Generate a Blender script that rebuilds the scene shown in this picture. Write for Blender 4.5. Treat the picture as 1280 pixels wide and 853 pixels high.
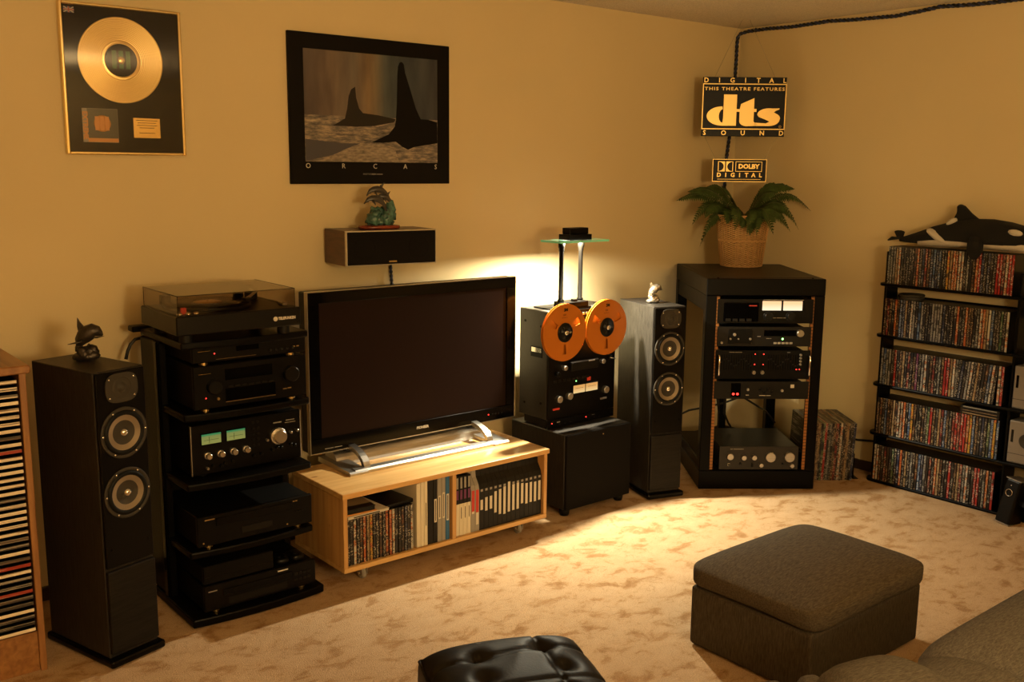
import bpy, bmesh, math, random
from mathutils import Vector, Matrix, Euler
random.seed(7)
for o in list(bpy.data.objects): bpy.data.objects.remove(o)
scene = bpy.context.scene
C = scene.collection
R = math.radians
# ------------------------------------------------------------------ camera
F_PX, YAW, PITCH, ROLL = 1245.5, R(50.584), R(9.842), R(0.542)
CAM = Vector((-4.8708, -3.8453, 1.6226))
fw = Vector((math.cos(YAW)*math.cos(PITCH), math.sin(YAW)*math.cos(PITCH), -math.sin(PITCH)))
rt = Vector((math.sin(YAW), -math.cos(YAW), 0)); upv = rt.cross(fw)
r2 = rt*math.cos(ROLL)+upv*math.sin(ROLL); u2 = upv*math.cos(ROLL)-rt*math.sin(ROLL)
cd = bpy.data.cameras.new('camera'); cam = bpy.data.objects.new('camera', cd); C.objects.link(cam)
cam.matrix_world = Matrix(((r2.x,u2.x,-fw.x,CAM.x),(r2.y,u2.y,-fw.y,CAM.y),(r2.z,u2.z,-fw.z,CAM.z),(0,0,0,1)))
cd.sensor_width = 36; cd.lens = F_PX*36/1280; cd.clip_start = .05
scene.camera = cam
# ------------------------------------------------------------------ world, lights, exposure
w = bpy.data.worlds.new('world'); scene.world = w; w.use_nodes = True
w.node_tree.nodes['Background'].inputs[0].default_value = (.01,.008,.006,1)
w.node_tree.nodes['Background'].inputs[1].default_value = 0.2
vs = scene.view_settings; vs.view_transform = 'Standard'; vs.look = 'None'; vs.gamma = 1; vs.use_curve_mapping = False
vs.exposure = 0.0
WARM = (1.0,.72,.36)
def point(name, loc, power, col=WARM, rad=.1):
    l = bpy.data.lights.new(name,'POINT'); l.energy = power; l.color = col; l.shadow_soft_size = rad
    o = bpy.data.objects.new(name,l); o.location = loc; C.objects.link(o); return o
# unseen room lamps for fill: uplighter behind the sofa, point lamp behind the camera
ul = bpy.data.lights.new('uplighter_light','AREA'); ul.shape = 'DISK'; ul.size = .32; ul.energy = 60; ul.color = WARM
uo = bpy.data.objects.new('uplighter_light',ul); uo.location = (-2.6,-4.6,1.80); uo.rotation_euler = (math.pi,0,0); C.objects.link(uo)
point('room_fill_light', (-4.0,-5.4,1.65), 172, WARM, .22)

# ------------------------------------------------------------------ materials
MATS = {}
def nm(name):
    m = bpy.data.materials.new(name); m.use_nodes = True; MATS[name] = m
    return m, m.node_tree.nodes, m.node_tree.links, m.node_tree.nodes['Principled BSDF']
def ramp(N, stops, interp='LINEAR'):
    r = N.new('ShaderNodeValToRGB'); r.color_ramp.interpolation = interp
    e = r.color_ramp.elements
    while len(e) > 1: e.remove(e[-1])
    e[0].position = stops[0][0]; e[0].color = (*stops[0][1],1)
    for p,c in stops[1:]:
        k = e.new(p); k.color = (*c,1)
    return r
def mat(name, col, rough=.5, metal=0., noise=None, bump=None, coat=0., spec=.5, emis=None, stretch=(1,1,1)):
    m,N,L,b = nm(name)
    b.inputs['Base Color'].default_value = (*col,1); b.inputs['Roughness'].default_value = rough
    b.inputs['Metallic'].default_value = metal; b.inputs['Coat Weight'].default_value = coat
    b.inputs['Coat Roughness'].default_value = .15; b.inputs['Specular IOR Level'].default_value = spec
    if emis:
        b.inputs['Emission Color'].default_value = (*emis[0],1); b.inputs['Emission Strength'].default_value = emis[1]
    tc = mp = None
    if noise or bump:
        tc = N.new('ShaderNodeTexCoord'); mp = N.new('ShaderNodeMapping'); mp.inputs['Scale'].default_value = stretch
        L.new(tc.outputs['Object'], mp.inputs['Vector'])
    if noise:
        sc, amt = noise
        n = N.new('ShaderNodeTexNoise'); n.inputs['Scale'].default_value = sc; n.inputs['Detail'].default_value = 6
        L.new(mp.outputs[0], n.inputs['Vector'])
        r = ramp(N, [(.3,tuple(max(0,c*(1-amt)) for c in col)), (.7,tuple(min(1,c*(1+amt)) for c in col))])
        L.new(n.outputs['Fac'], r.inputs[0]); L.new(r.outputs[0], b.inputs['Base Color'])
    if bump:
        sc, st = bump
        n = N.new('ShaderNodeTexNoise'); n.inputs['Scale'].default_value = sc; n.inputs['Detail'].default_value = 4
        L.new(mp.outputs[0], n.inputs['Vector'])
        bp = N.new('ShaderNodeBump'); bp.inputs['Strength'].default_value = st; bp.inputs['Distance'].default_value = .01
        L.new(n.outputs['Fac'], bp.inputs['Height']); L.new(bp.outputs[0], b.inputs['Normal'])
    return m
def wood(name, c1, c2, scale=(1,1,14), rough=.45, freq=5., knots=None, coat=0., spec=.5):
    m,N,L,b = nm(name)
    tc = N.new('ShaderNodeTexCoord'); mp = N.new('ShaderNodeMapping'); mp.inputs['Scale'].default_value = scale
    L.new(tc.outputs['Object'], mp.inputs[0])
    n = N.new('ShaderNodeTexNoise'); n.inputs['Scale'].default_value = freq; n.inputs['Detail'].default_value = 8; n.inputs['Distortion'].default_value = .6
    L.new(mp.outputs[0], n.inputs['Vector'])
    r = ramp(N, [(.35,c1),(.5,tuple((a+d)/2 for a,d in zip(c1,c2))),(.66,c2)])
    L.new(n.outputs['Fac'], r.inputs[0]); out = r.outputs[0]
    if knots:
        v = N.new('ShaderNodeTexVoronoi'); v.inputs['Scale'].default_value = 6.5
        m2 = N.new('ShaderNodeMapping'); m2.inputs['Scale'].default_value = (.55,1.1,1); L.new(tc.outputs['Object'], m2.inputs[0]); L.new(m2.outputs[0], v.inputs['Vector'])
        kr = ramp(N, [(.03,(1,1,1)),(.075,(0,0,0))]); L.new(v.outputs['Distance'], kr.inputs[0])
        mx = N.new('ShaderNodeMixRGB'); mx.inputs[2].default_value = (*knots,1); L.new(kr.outputs[0], mx.inputs[0]); L.new(out, mx.inputs[1]); out = mx.outputs[0]
    L.new(out, b.inputs['Base Color']); b.inputs['Roughness'].default_value = rough; b.inputs['Coat Weight'].default_value = coat
    b.inputs['Specular IOR Level'].default_value = spec
    bp = N.new('ShaderNodeBump'); bp.inputs['Strength'].default_value = .12; bp.inputs['Distance'].default_value = .004
    L.new(n.outputs['Fac'], bp.inputs['Height']); L.new(bp.outputs[0], b.inputs['Normal'])
    return m
def glassy(name, tint, gloss=1.0, rough=.02, ior=1.45):
    m = bpy.data.materials.new(name); m.use_nodes = True; MATS[name] = m
    N,L = m.node_tree.nodes, m.node_tree.links; N.clear()
    o = N.new('ShaderNodeOutputMaterial'); t = N.new('ShaderNodeBsdfTransparent'); t.inputs[0].default_value = (*tint,1)
    g = N.new('ShaderNodeBsdfGlossy'); g.inputs[0].default_value = (gloss,gloss,gloss,1); g.inputs['Roughness'].default_value = rough
    f = N.new('ShaderNodeFresnel'); ge = N.new('ShaderNodeNewGeometry'); mr = N.new('ShaderNodeMapRange')
    mr.inputs[3].default_value = ior; mr.inputs[4].default_value = 1/ior; L.new(ge.outputs['Backfacing'], mr.inputs[0]); L.new(mr.outputs[0], f.inputs[0]); mx = N.new('ShaderNodeMixShader')
    L.new(f.outputs[0], mx.inputs[0]); L.new(t.outputs[0], mx.inputs[1]); L.new(g.outputs[0], mx.inputs[2]); L.new(mx.outputs[0], o.inputs[0])
    return m
mat('wall_paint', (.66,.54,.31), .85, noise=(1.3,.03), bump=(120,.06))
mat('ceiling_texture', (.70,.62,.50), .95, noise=(160,.18), bump=(140,.9))
mat('dark_trim', (.035,.02,.012), .4)
def carpet():
    m,N,L,b = nm('carpet')
    tc = N.new('ShaderNodeTexCoord')
    n1 = N.new('ShaderNodeTexNoise'); n1.inputs['Scale'].default_value = 9; n1.inputs['Detail'].default_value = 5; n1.inputs['Roughness'].default_value = .62; n1.inputs['Distortion'].default_value = .35
    mp = N.new('ShaderNodeMapping'); mp.inputs['Scale'].default_value = (1,1.35,1); mp.inputs['Rotation'].default_value = (0,0,.5)
    L.new(tc.outputs['Object'], mp.inputs[0]); L.new(mp.outputs[0], n1.inputs['Vector'])
    r1 = ramp(N, [(.30,(.33,.185,.085)),(.40,(.41,.255,.13)),(.47,(.51,.35,.205)),(.75,(.56,.40,.25))]); L.new(n1.outputs['Fac'], r1.inputs[0])
    n2 = N.new('ShaderNodeTexNoise'); n2.inputs['Scale'].default_value = 260; n2.inputs['Detail'].default_value = 3; L.new(tc.outputs['Object'], n2.inputs['Vector'])
    r2_ = ramp(N, [(.3,(.72,.7,.66)),(.7,(1.12,1.1,1.06))]); L.new(n2.outputs['Fac'], r2_.inputs[0])
    mx = N.new('ShaderNodeMixRGB'); mx.blend_type = 'MULTIPLY'; mx.inputs[0].default_value = 1; L.new(r1.outputs[0], mx.inputs[1]); L.new(r2_.outputs[0], mx.inputs[2])
    # fine crinkle lines of the sculpted pile
    v = N.new('ShaderNodeTexNoise'); v.inputs['Scale'].default_value = 7; v.inputs['Detail'].default_value = 4; v.inputs['Distortion'].default_value = 1.6; L.new(mp.outputs[0], v.inputs['Vector'])
    ab = N.new('ShaderNodeMath'); ab.operation = 'SUBTRACT'; ab.inputs[1].default_value = .5; L.new(v.outputs['Fac'], ab.inputs[0])
    ab2 = N.new('ShaderNodeMath'); ab2.operation = 'ABSOLUTE'; L.new(ab.outputs[0], ab2.inputs[0])
    r3 = ramp(N, [(0,(.80,.76,.70)),(.012,(1,1,1))]); L.new(ab2.outputs[0], r3.inputs[0])
    mx2 = N.new('ShaderNodeMixRGB'); mx2.blend_type = 'MULTIPLY'; mx2.inputs[0].default_value = 1; L.new(mx.outputs[0], mx2.inputs[1]); L.new(r3.outputs[0], mx2.inputs[2])
    L.new(mx2.outputs[0], b.inputs['Base Color']); b.inputs['Roughness'].default_value = 1; b.inputs['Specular IOR Level'].default_value = .1
    bp = N.new('ShaderNodeBump'); bp.inputs['Strength'].default_value = .5; bp.inputs['Distance'].default_value = .008
    ad = N.new('ShaderNodeMath'); ad.operation = 'ADD'; L.new(n2.outputs['Fac'], ad.inputs[0]); L.new(n1.outputs['Fac'], ad.inputs[1]); L.new(ad.outputs[0], bp.inputs['Height']); L.new(bp.outputs[0], b.inputs['Normal'])
carpet()
mat('black_paint', (.0024,.002,.0016), .36, bump=(60,.05), spec=.09)
mat('black_matte', (.0018,.0015,.0012), .6, spec=.12)
mat('black_gloss', (.0012,.001,.0009), .12, spec=.16)
mat('black_plastic', (.003,.0026,.0022), .35, spec=.22)
mat('face_black', (.0018,.0015,.0012), .35, spec=.16)
mat('face_charcoal', (.006,.005,.004), .4, spec=.22)
mat('deck_side', (.022,.019,.016), .45, bump=(90,.08), spec=.3)
wood('black_ash', (.009,.0074,.0058), (.026,.022,.018), (9,9,1.1), .5, 14, spec=.35)
wood('panel_ash', (.004,.0032,.0025), (.011,.009,.007), (1.1,9,14), .5, 14, spec=.18)
wood('pine', (.52,.28,.085), (.70,.44,.17), (1.0,13,13), .42, 2.2, (.30,.12,.03), coat=.25)
wood('pine_side', (.46,.235,.07), (.62,.365,.13), (13,13,1.0), .45, 2.2, (.25,.1,.02), coat=.2)
wood('oak', (.22,.095,.03), (.34,.16,.055), (14,14,1.0), .4, 3)
wood('oak_top', (.20,.085,.028), (.32,.15,.05), (14,1.0,14), .35, 3)
wood('rosewood', (.045,.012,.007), (.10,.03,.015), (2,2,14), .35, 5)
wood('cherry', (.14,.022,.010), (.24,.045,.018), (1,8,8), .25, 4)
mat('silver', (.62,.60,.56), .3, 1.0, bump=(200,.03))
mat('brushed_silver', (.55,.53,.50), .38, 1.0, noise=(30,.12), stretch=(.3,20,20))
mat('satin_silver', (.22,.19,.155), .5, .5)
mat('chrome', (.8,.78,.74), .12, 1.0)
mat('gold', (.92,.66,.27), .16, 1.0)
mat('gold_frame', (.83,.66,.34), .2, 1.0)
mat('brass_dull', (.55,.38,.16), .35, 1.0)
mat('knob_silver', (.66,.60,.50), .28, 1.0)
mat('cone_metal', (.30,.25,.19), .42, .75)
mat('ring_grey', (.034,.029,.022), .6, spec=.3)
mat('rubber', (.003,.003,.003), .55, spec=.2)
mat('grille', (.0045,.0036,.003), .85, bump=(700,.3), spec=.15)
mat('tv_screen', (.0135,.0072,.0058), .3, spec=.08)
mat('white_print', (.62,.58,.50), .6)
mat('grey_print', (.25,.23,.2), .6)
mat('gold_print', (.46,.315,.115), .36, 1.0)
mat('sign_black', (.0035,.003,.0025), .35, spec=.12)
mat('led_red', (.2,0,0), .4, emis=((1,.03,.02),5))
mat('led_orange', (.2,.05,0), .4, emis=((1,.12,.02),1.2))
mat('led_green', (.0,.2,.0), .4, emis=((.25,1,.2),5))
mat('button_red', (.45,.03,.015), .4, emis=((1,.05,.02),.12))
def meter(name, base, top, strength, topband=None):
    m,N,L,b = nm(name); tc = N.new('ShaderNodeTexCoord'); sx = N.new('ShaderNodeSeparateXYZ'); L.new(tc.outputs['Generated'], sx.inputs[0])
    r = ramp(N, [(0,base),(.75,top)] + ([(.9,topband)] if topband else [])); L.new(sx.outputs['Z'], r.inputs[0])
    L.new(r.outputs[0], b.inputs['Emission Color']); b.inputs['Emission Strength'].default_value = strength; b.inputs['Base Color'].default_value = (.02,.015,.01,1); b.inputs['Roughness'].default_value = .6
meter('meter_warm', (1,.88,.62), (1,.60,.30), 1.15)
meter('meter_deck', (1,.70,.30), (.85,.42,.12), .85)
meter('meter_green', (.36,.38,.09), (.28,.34,.09), .6, (.01,.30,.11))
mat('reel_orange', (.46,.135,.009), .38, spec=.4)
mat('tape_brown', (.10,.045,.015), .3)
mat('wicker', (.50,.28,.10), .55)
def wicker():
    m,N,L,b = nm('wicker_weave'); tc = N.new('ShaderNodeTexCoord'); sx = N.new('ShaderNodeSeparateXYZ'); L.new(tc.outputs['Object'], sx.inputs[0])
    at = N.new('ShaderNodeMath'); at.operation = 'ARCTAN2'; L.new(sx.outputs[1], at.inputs[0]); L.new(sx.outputs[0], at.inputs[1])
    def mul(a,k):
        q = N.new('ShaderNodeMath'); q.operation = 'MULTIPLY'; L.new(a, q.inputs[0]); q.inputs[1].default_value = k; return q.outputs[0]
    def sin(a):
        q = N.new('ShaderNodeMath'); q.operation = 'SINE'; L.new(a, q.inputs[0]); return q.outputs[0]
    sa, sz = sin(mul(at.outputs[0],24)), sin(mul(sx.outputs[2],560))
    pr = N.new('ShaderNodeMath'); pr.operation = 'MULTIPLY'; L.new(sa, pr.inputs[0]); L.new(sz, pr.inputs[1])
    nz = N.new('ShaderNodeTexNoise'); nz.inputs['Scale'].default_value = 60; L.new(tc.outputs['Object'], nz.inputs[0])
    ad = N.new('ShaderNodeMath'); ad.operation = 'ADD'; L.new(pr.outputs[0], ad.inputs[0]); L.new(nz.outputs['Fac'], ad.inputs[1])
    r = ramp(N, [(.0,(.22,.105,.03)),(.45,(.50,.285,.10)),(1,(.68,.43,.18))]); L.new(ad.outputs[0], r.inputs[0]); L.new(r.outputs[0], b.inputs['Base Color'])
    bp = N.new('ShaderNodeBump'); bp.inputs['Strength'].default_value = .8; bp.inputs['Distance'].default_value = .004; L.new(ad.outputs[0], bp.inputs['Height']); L.new(bp.outputs[0], b.inputs['Normal'])
    b.inputs['Roughness'].default_value = .55
wicker()
mat('fern_leaf', (.045,.075,.018), .6, noise=(30,.4), spec=.2)
mat('fern_stem', (.06,.06,.02), .6)
mat('pewter_dark', (.045,.036,.028), .38, .6, bump=(80,.3))
mat('pewter', (.55,.50,.42), .3, .9, bump=(80,.4))
mat('dolphin_skin', (.045,.040,.034), .35)
mat('dolphin_belly', (.40,.29,.17), .4)
mat('wave_teal', (.055,.13,.105), .25, noise=(60,.6), bump=(60,.5))
mat('plush_black', (.0028,.0025,.0022), .95, bump=(300,.6))
mat('plush_white', (.58,.53,.44), .95, bump=(300,.5))
mat('cable_navy', (.02,.03,.09), .45)
mat('cable_black', (.008,.008,.008), .5)
mat('leather', (.0040,.0032,.0027), .48, bump=(160,.05), spec=.22)
def tweed(name, c1, c2, st):
    m,N,L,b = nm(name); tc = N.new('ShaderNodeTexCoord'); mp = N.new('ShaderNodeMapping'); mp.inputs['Scale'].default_value = st; L.new(tc.outputs['Object'], mp.inputs[0])
    n = N.new('ShaderNodeTexNoise'); n.inputs['Scale'].default_value = 40; n.inputs['Detail'].default_value = 6; n.inputs['Roughness'].default_value = .75; L.new(mp.outputs[0], n.inputs[0])
    r = ramp(N, [(.32,c1),(.68,c2)]); L.new(n.outputs['Fac'], r.inputs[0]); L.new(r.outputs[0], b.inputs['Base Color']); b.inputs['Roughness'].default_value = .95; b.inputs['Specular IOR Level'].default_value = .15
    bp = N.new('ShaderNodeBump'); bp.inputs['Strength'].default_value = .5; bp.inputs['Distance'].default_value = .004; L.new(n.outputs['Fac'], bp.inputs['Height']); L.new(bp.outputs[0], b.inputs['Normal'])
tweed('tweed_top', (.036,.025,.014), (.110,.084,.052), (1,6,6))
tweed('tweed_side', (.030,.022,.013), (.092,.072,.046), (6,6,.8))
tweed('tweed_sofa', (.066,.057,.046), (.20,.178,.146), (1.5,6,6))
mat('fabric_under', (.02,.017,.014), .95)
glassy('smoked_cover', (.84,.80,.74), .7, .03)
glassy('lamp_glass', (.97,.99,.975), 1., .01)
glassy('frame_glass', (.97,.97,.97), 1., .015, 1.4)
mat('glass_edge', (.25,.80,.62), .25)
mat('bulb', (1,1,1), .5, emis=((1,.80,.50),60))
mat('cream_card', (.66,.60,.46), .6)
mat('grey_card', (.28,.26,.23), .55)
mat('blue_card', (.02,.11,.26), .5)
mat('black_card', (.005,.0045,.004), .5, spec=.3)
mat('purple_print', (.13,.02,.10), .5)
mat('red_print', (.50,.03,.02), .5)
mat('label_white', (.62,.57,.47), .6)
mat('case_black', (.004,.0036,.0034), .35, spec=.3)
mat('paper_white', (.55,.52,.45), .7)
def rail():
    m,N,L,b = nm('rack_rail'); tc = N.new('ShaderNodeTexCoord'); sx = N.new('ShaderNodeSeparateXYZ'); L.new(tc.outputs['Object'], sx.inputs[0])
    q = N.new('ShaderNodeMath'); q.operation = 'MULTIPLY'; q.inputs[1].default_value = 60; L.new(sx.outputs[2], q.inputs[0])
    f = N.new('ShaderNodeMath'); f.operation = 'FRACT'; L.new(q.outputs[0], f.inputs[0])
    r = ramp(N, [(0,(.30,.115,.022)),(.75,(.06,.025,.008))], 'CONSTANT'); L.new(f.outputs[0], r.inputs[0]); L.new(r.outputs[0], b.inputs['Base Color']); b.inputs['Roughness'].default_value = .45; b.inputs['Metallic'].default_value = .2
rail()
# printed spines: one material per colouring, every case draws its own layout from its random number
def spine(name, base, ink, acc):
    m,N,L,b = nm(name); tc = N.new('ShaderNodeTexCoord'); oi = N.new('ShaderNodeObjectInfo')
    k = N.new('ShaderNodeMath'); k.operation = 'MULTIPLY'; k.inputs[1].default_value = 57; L.new(oi.outputs['Random'], k.inputs[0])
    def noise(scale, st, det=1):
        mp = N.new('ShaderNodeMapping'); mp.inputs['Scale'].default_value = st; L.new(tc.outputs['Object'], mp.inputs[0])
        n = N.new('ShaderNodeTexNoise'); n.noise_dimensions = '4D'; n.inputs['Scale'].default_value = scale; n.inputs['Detail'].default_value = det
        L.new(mp.outputs[0], n.inputs['Vector']); L.new(k.outputs[0], n.inputs['W']); return n.outputs['Fac']
    dk_ = tuple(c*.10+.004 for c in base); base = tuple(c*.62 for c in base); acc = tuple(c*.7 for c in acc); ink = tuple(c*.62 for c in ink)
    r1 = ramp(N, [(0,dk_),(.36 if max(base)>.22 else .43,base),(.53,acc),(.58,base),(.66,dk_)], 'CONSTANT'); L.new(noise(26,(.006,.1,1),2), r1.inputs[0])
    r2_ = ramp(N, [(0,(0,0,0)),(.56,(1,1,1))], 'CONSTANT'); L.new(noise(230,(.010,.05,1)), r2_.inputs[0])
    r3 = ramp(N, [(0,(0,0,0)),(.45,(1,1,1))], 'CONSTANT'); L.new(noise(14,(.002,.05,1)), r3.inputs[0])
    mu = N.new('ShaderNodeMath'); mu.operation = 'MULTIPLY'; L.new(r2_.outputs[0], mu.inputs[0]); L.new(r3.outputs[0], mu.inputs[1])
    mx = N.new('ShaderNodeMixRGB'); mx.inputs[2].default_value = (*ink,1); L.new(mu.outputs[0], mx.inputs[0]); L.new(r1.outputs[0], mx.inputs[1])
    L.new(mx.outputs[0], b.inputs['Base Color']); b.inputs['Roughness'].default_value = .35
SP = {'k':('black',(.012,.010,.010),(.45,.40,.32),(.03,.02,.02)), 'd':('dark brown',(.05,.028,.018),(.5,.36,.2),(.14,.05,.02)),
 'g':('grey',(.16,.155,.14),(.5,.48,.42),(.07,.07,.07)), 'w':('white',(.62,.57,.48),(.06,.04,.03),(.5,.2,.1)), 'r':('red',(.42,.022,.018),(.7,.6,.5),(.25,.012,.012)),
 'm':('maroon',(.16,.02,.018),(.55,.42,.3),(.3,.05,.03)), 'o':('orange',(.50,.13,.03),(.7,.6,.4),(.25,.04,.02)), 'y':('yellow',(.62,.36,.05),(.1,.05,.03),(.55,.15,.04)),
 'b':('blue',(.05,.10,.22),(.5,.5,.5),(.14,.20,.3)), 'n':('navy',(.018,.025,.06),(.4,.4,.42),(.05,.06,.12)), 'e':('green',(.05,.10,.05),(.5,.5,.35),(.1,.14,.05)),
 't':('tan',(.40,.28,.15),(.1,.06,.03),(.22,.12,.06)), 's':('silver',(.34,.33,.31),(.08,.07,.06),(.22,.2,.2)), 'p':('purple',(.12,.03,.10),(.5,.4,.4),(.2,.05,.1))}
for k_,v_ in SP.items(): spine('spine_'+k_, *v_[1:])
spine('spine_cd', (1.2,1.05,.82),(.35,.25,.18),(1.1,1.0,.8)); spine('spine_cd_red', (.5,.06,.03),(.6,.5,.4),(.4,.04,.02)); spine('spine_cd_dark', (.07,.06,.05),(.5,.45,.38),(.15,.1,.07))

# ------------------------------------------------------------------ mesh helpers
AX = {'y-':(Vector((1,0,0)),Vector((0,0,1)),Vector((0,-1,0))), 'z':(Vector((1,0,0)),Vector((0,1,0)),Vector((0,0,1))),
      'x':(Vector((0,1,0)),Vector((0,0,1)),Vector((1,0,0))), 'x-':(Vector((0,1,0)),Vector((0,0,1)),Vector((-1,0,0))), 'z-':(Vector((0,1,0)),Vector((1,0,0)),Vector((0,0,-1)))}
class S:
    def __init__(s): s.bm = bmesh.new()
    def box(s, x0,x1,y0,y1,z0,z1, b=0., seg=1, mi=0, mtx=None):
        bm = bmesh.new() if b else s.bm
        vs_ = [bm.verts.new(p) for p in ((x0,y0,z0),(x1,y0,z0),(x1,y1,z0),(x0,y1,z0),(x0,y0,z1),(x1,y0,z1),(x1,y1,z1),(x0,y1,z1))]
        for f in ((0,3,2,1),(4,5,6,7),(0,1,5,4),(1,2,6,5),(2,3,7,6),(3,0,4,7)):
            fc = bm.faces.new([vs_[i] for i in f]); fc.material_index = mi
        if b:
            bmesh.ops.bevel(bm, geom=bm.edges[:], offset=b, segments=seg, affect='EDGES', profile=.5)
            s.merge(bm, mtx, mi, smooth=False); bm.free()
        elif mtx is not None:
            for v in vs_: v.co = mtx @ v.co
        return s
    def merge(s, bm, mtx=None, mi=0, smooth=None):
        mp = {}
        for v in bm.verts: mp[v] = s.bm.verts.new(mtx @ v.co if mtx is not None else v.co)
        for f in bm.faces:
            try: g = s.bm.faces.new([mp[v] for v in f.verts])
            except ValueError: continue
            g.material_index = mi; g.smooth = f.smooth if smooth is None else smooth
        return s
    def lathe(s, prof, o=(0,0,0), ax='y-', n=24, mi=0, smooth=True):
        u,v,wv = AX[ax] if isinstance(ax,str) else ax; o = Vector(o); rings = []
        for r,t in prof:
            if r < 1e-6: rings.append([s.bm.verts.new(o+wv*t)])
            else: rings.append([s.bm.verts.new(o+wv*t+u*r*math.cos(2*math.pi*i/n)+v*r*math.sin(2*math.pi*i/n)) for i in range(n)])
        for a,b in zip(rings, rings[1:]):
            for i in range(n):
                j = (i+1)%n
                q = ([a[0],b[j],b[i]] if len(a)==1 else [a[i],a[j],b[0]] if len(b)==1 else [a[i],a[j],b[j],b[i]])
                if len(a)==1 and len(b)==1: continue
                f = s.bm.faces.new(q); f.material_index = mi; f.smooth = smooth
        return s
    def cyl(s, o, r, h, ax='y-', n=20, mi=0, ch=.0):
        p = [(0,0),(r,0)] + ([(r,h-ch),(r-ch,h)] if ch else [(r,h)]) + [(0,h)]
        return s.lathe(p, o, ax, n, mi, smooth=False)
    def tube(s, pts, r, n=8, mi=0, squash=None):
        pts = [Vector(p) for p in pts]; m = len(pts); rr = r if isinstance(r,(list,tuple)) else [r]*m; rings = []; ref = None
        for i,p in enumerate(pts):
            t = (pts[min(i+1,m-1)]-pts[max(i-1,0)]).normalized()
            if ref is None:
                ref = Vector((0,0,1)) if abs(t.z) < .9 else Vector((1,0,0))
            a = t.cross(ref).normalized(); b = a.cross(t).normalized(); ref = b
            sq = squash or (1,1)
            rings.append([s.bm.verts.new(p+a*rr[i]*sq[0]*math.cos(2*math.pi*k/n)+b*rr[i]*sq[1]*math.sin(2*math.pi*k/n)) for k in range(n)])
        for a,b in zip(rings,rings[1:]):
            for k in range(n):
                f = s.bm.faces.new([a[k],a[(k+1)%n],b[(k+1)%n],b[k]]); f.smooth = True; f.material_index = mi
        for rg in (rings[0][::-1], rings[-1]):
            f = s.bm.faces.new(rg); f.material_index = mi
        return s
    def prism(s, poly, o, u, v, th, mi=0, smooth=False):
        o,u,v = Vector(o),Vector(u),Vector(v); wv = u.cross(v).normalized()*th
        a = [s.bm.verts.new(o+u*x+v*y) for x,y in poly]; b = [s.bm.verts.new(o+u*x+v*y+wv) for x,y in poly]; n = len(poly)
        for f in [s.bm.faces.new(a[::-1]), s.bm.faces.new(b)]: f.material_index = mi
        for i in range(n):
            f = s.bm.faces.new([a[i],a[(i+1)%n],b[(i+1)%n],b[i]]); f.material_index = mi; f.smooth = smooth
        return s
    def ell(s, c, r, rot=(0,0,0), sub=2, mi=0):
        bm = bmesh.new(); bmesh.ops.create_icosphere(bm, subdivisions=sub, radius=1)
        m = Matrix.Translation(c) @ Euler(rot).to_matrix().to_4x4() @ Matrix.Diagonal((*r,1))
        s.merge(bm, m, mi, True); bm.free(); return s
    def pillow(s, c, h, e1=.5, e2=.25, n1=20, n2=40, fn=None, mi=0, bot=1.0):
        sg = lambda a,e: math.copysign(abs(a)**e, a)
        rings = []
        for i in range(n1+1):
            th = -math.pi/2+math.pi*i/n1; ring = []
            for j in range(n2):
                ph = 2*math.pi*j/n2+.001
                x,y,z = sg(math.cos(th),e1)*sg(math.cos(ph),e2), sg(math.cos(th),e1)*sg(math.sin(ph),e2), sg(math.sin(th),e1)
                if z < 0: z *= bot
                p = Vector((x*h[0],y*h[1],z*h[2]))
                if fn: p = fn(p,x,y,z)
                ring.append(s.bm.verts.new(p+Vector(c)))
            rings.append(ring)
        for a,b in zip(rings,rings[1:]):
            for j in range(n2):
                f = s.bm.faces.new([a[j],a[(j+1)%n2],b[(j+1)%n2],b[j]]); f.smooth = True; f.material_index = mi
        bmesh.ops.remove_doubles(s.bm, verts=s.bm.verts, dist=1e-6); return s
    def text(s, body, size, o, u=(1,0,0), v=(0,0,1), th=.0006, mi=0, align='CENTER', sx=1., spacing=1., bold=0.):
        cu = bpy.data.curves.new('t','FONT'); cu.body = body; cu.size = size; cu.align_x = align; cu.align_y = 'CENTER'; cu.resolution_u = 2
        cu.space_character = spacing; cu.extrude = th/2; cu.offset = bold
        ob = bpy.data.objects.new('t',cu); C.objects.link(ob); me = bpy.data.meshes.new_from_object(ob)
        u,v,o = Vector(u),Vector(v),Vector(o); wv = u.cross(v)
        m = Matrix(((u.x*sx,v.x,wv.x,o.x),(u.y*sx,v.y,wv.y,o.y),(u.z*sx,v.z,wv.z,o.z),(0,0,0,1)))
        bm = bmesh.new(); bm.from_mesh(me); s.merge(bm, m, mi, False); bm.free()
        bpy.data.objects.remove(ob); bpy.data.curves.remove(cu); bpy.data.meshes.remove(me); return s
    def o(s, name, mats, parent=None, loc=None, rz=0, fix=True):
        if fix: bmesh.ops.recalc_face_normals(s.bm, faces=s.bm.faces)
        me = bpy.data.meshes.new(name); s.bm.to_mesh(me); s.bm.free()
        for m in ([mats] if isinstance(mats,str) else mats): me.materials.append(MATS[m])
        ob = bpy.data.objects.new(name, me); C.objects.link(ob)
        if parent: ob.parent = parent
        if loc: ob.location = loc
        if rz: ob.rotation_euler = (0,0,rz)
        return ob
def tag(o, label, cat, group=None):
    o['label'] = label; o['category'] = cat
    if group: o['group'] = group
    return o
def thing(name, label, cat, loc=(0,0,0), rz=0., group=None):
    o = bpy.data.objects.new(name, None); C.objects.link(o); o.location = loc; o.rotation_euler = (0,0,rz); o.empty_display_size = .05
    return tag(o, label, cat, group)
def struct(o): o['kind'] = 'structure'; return o
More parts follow.
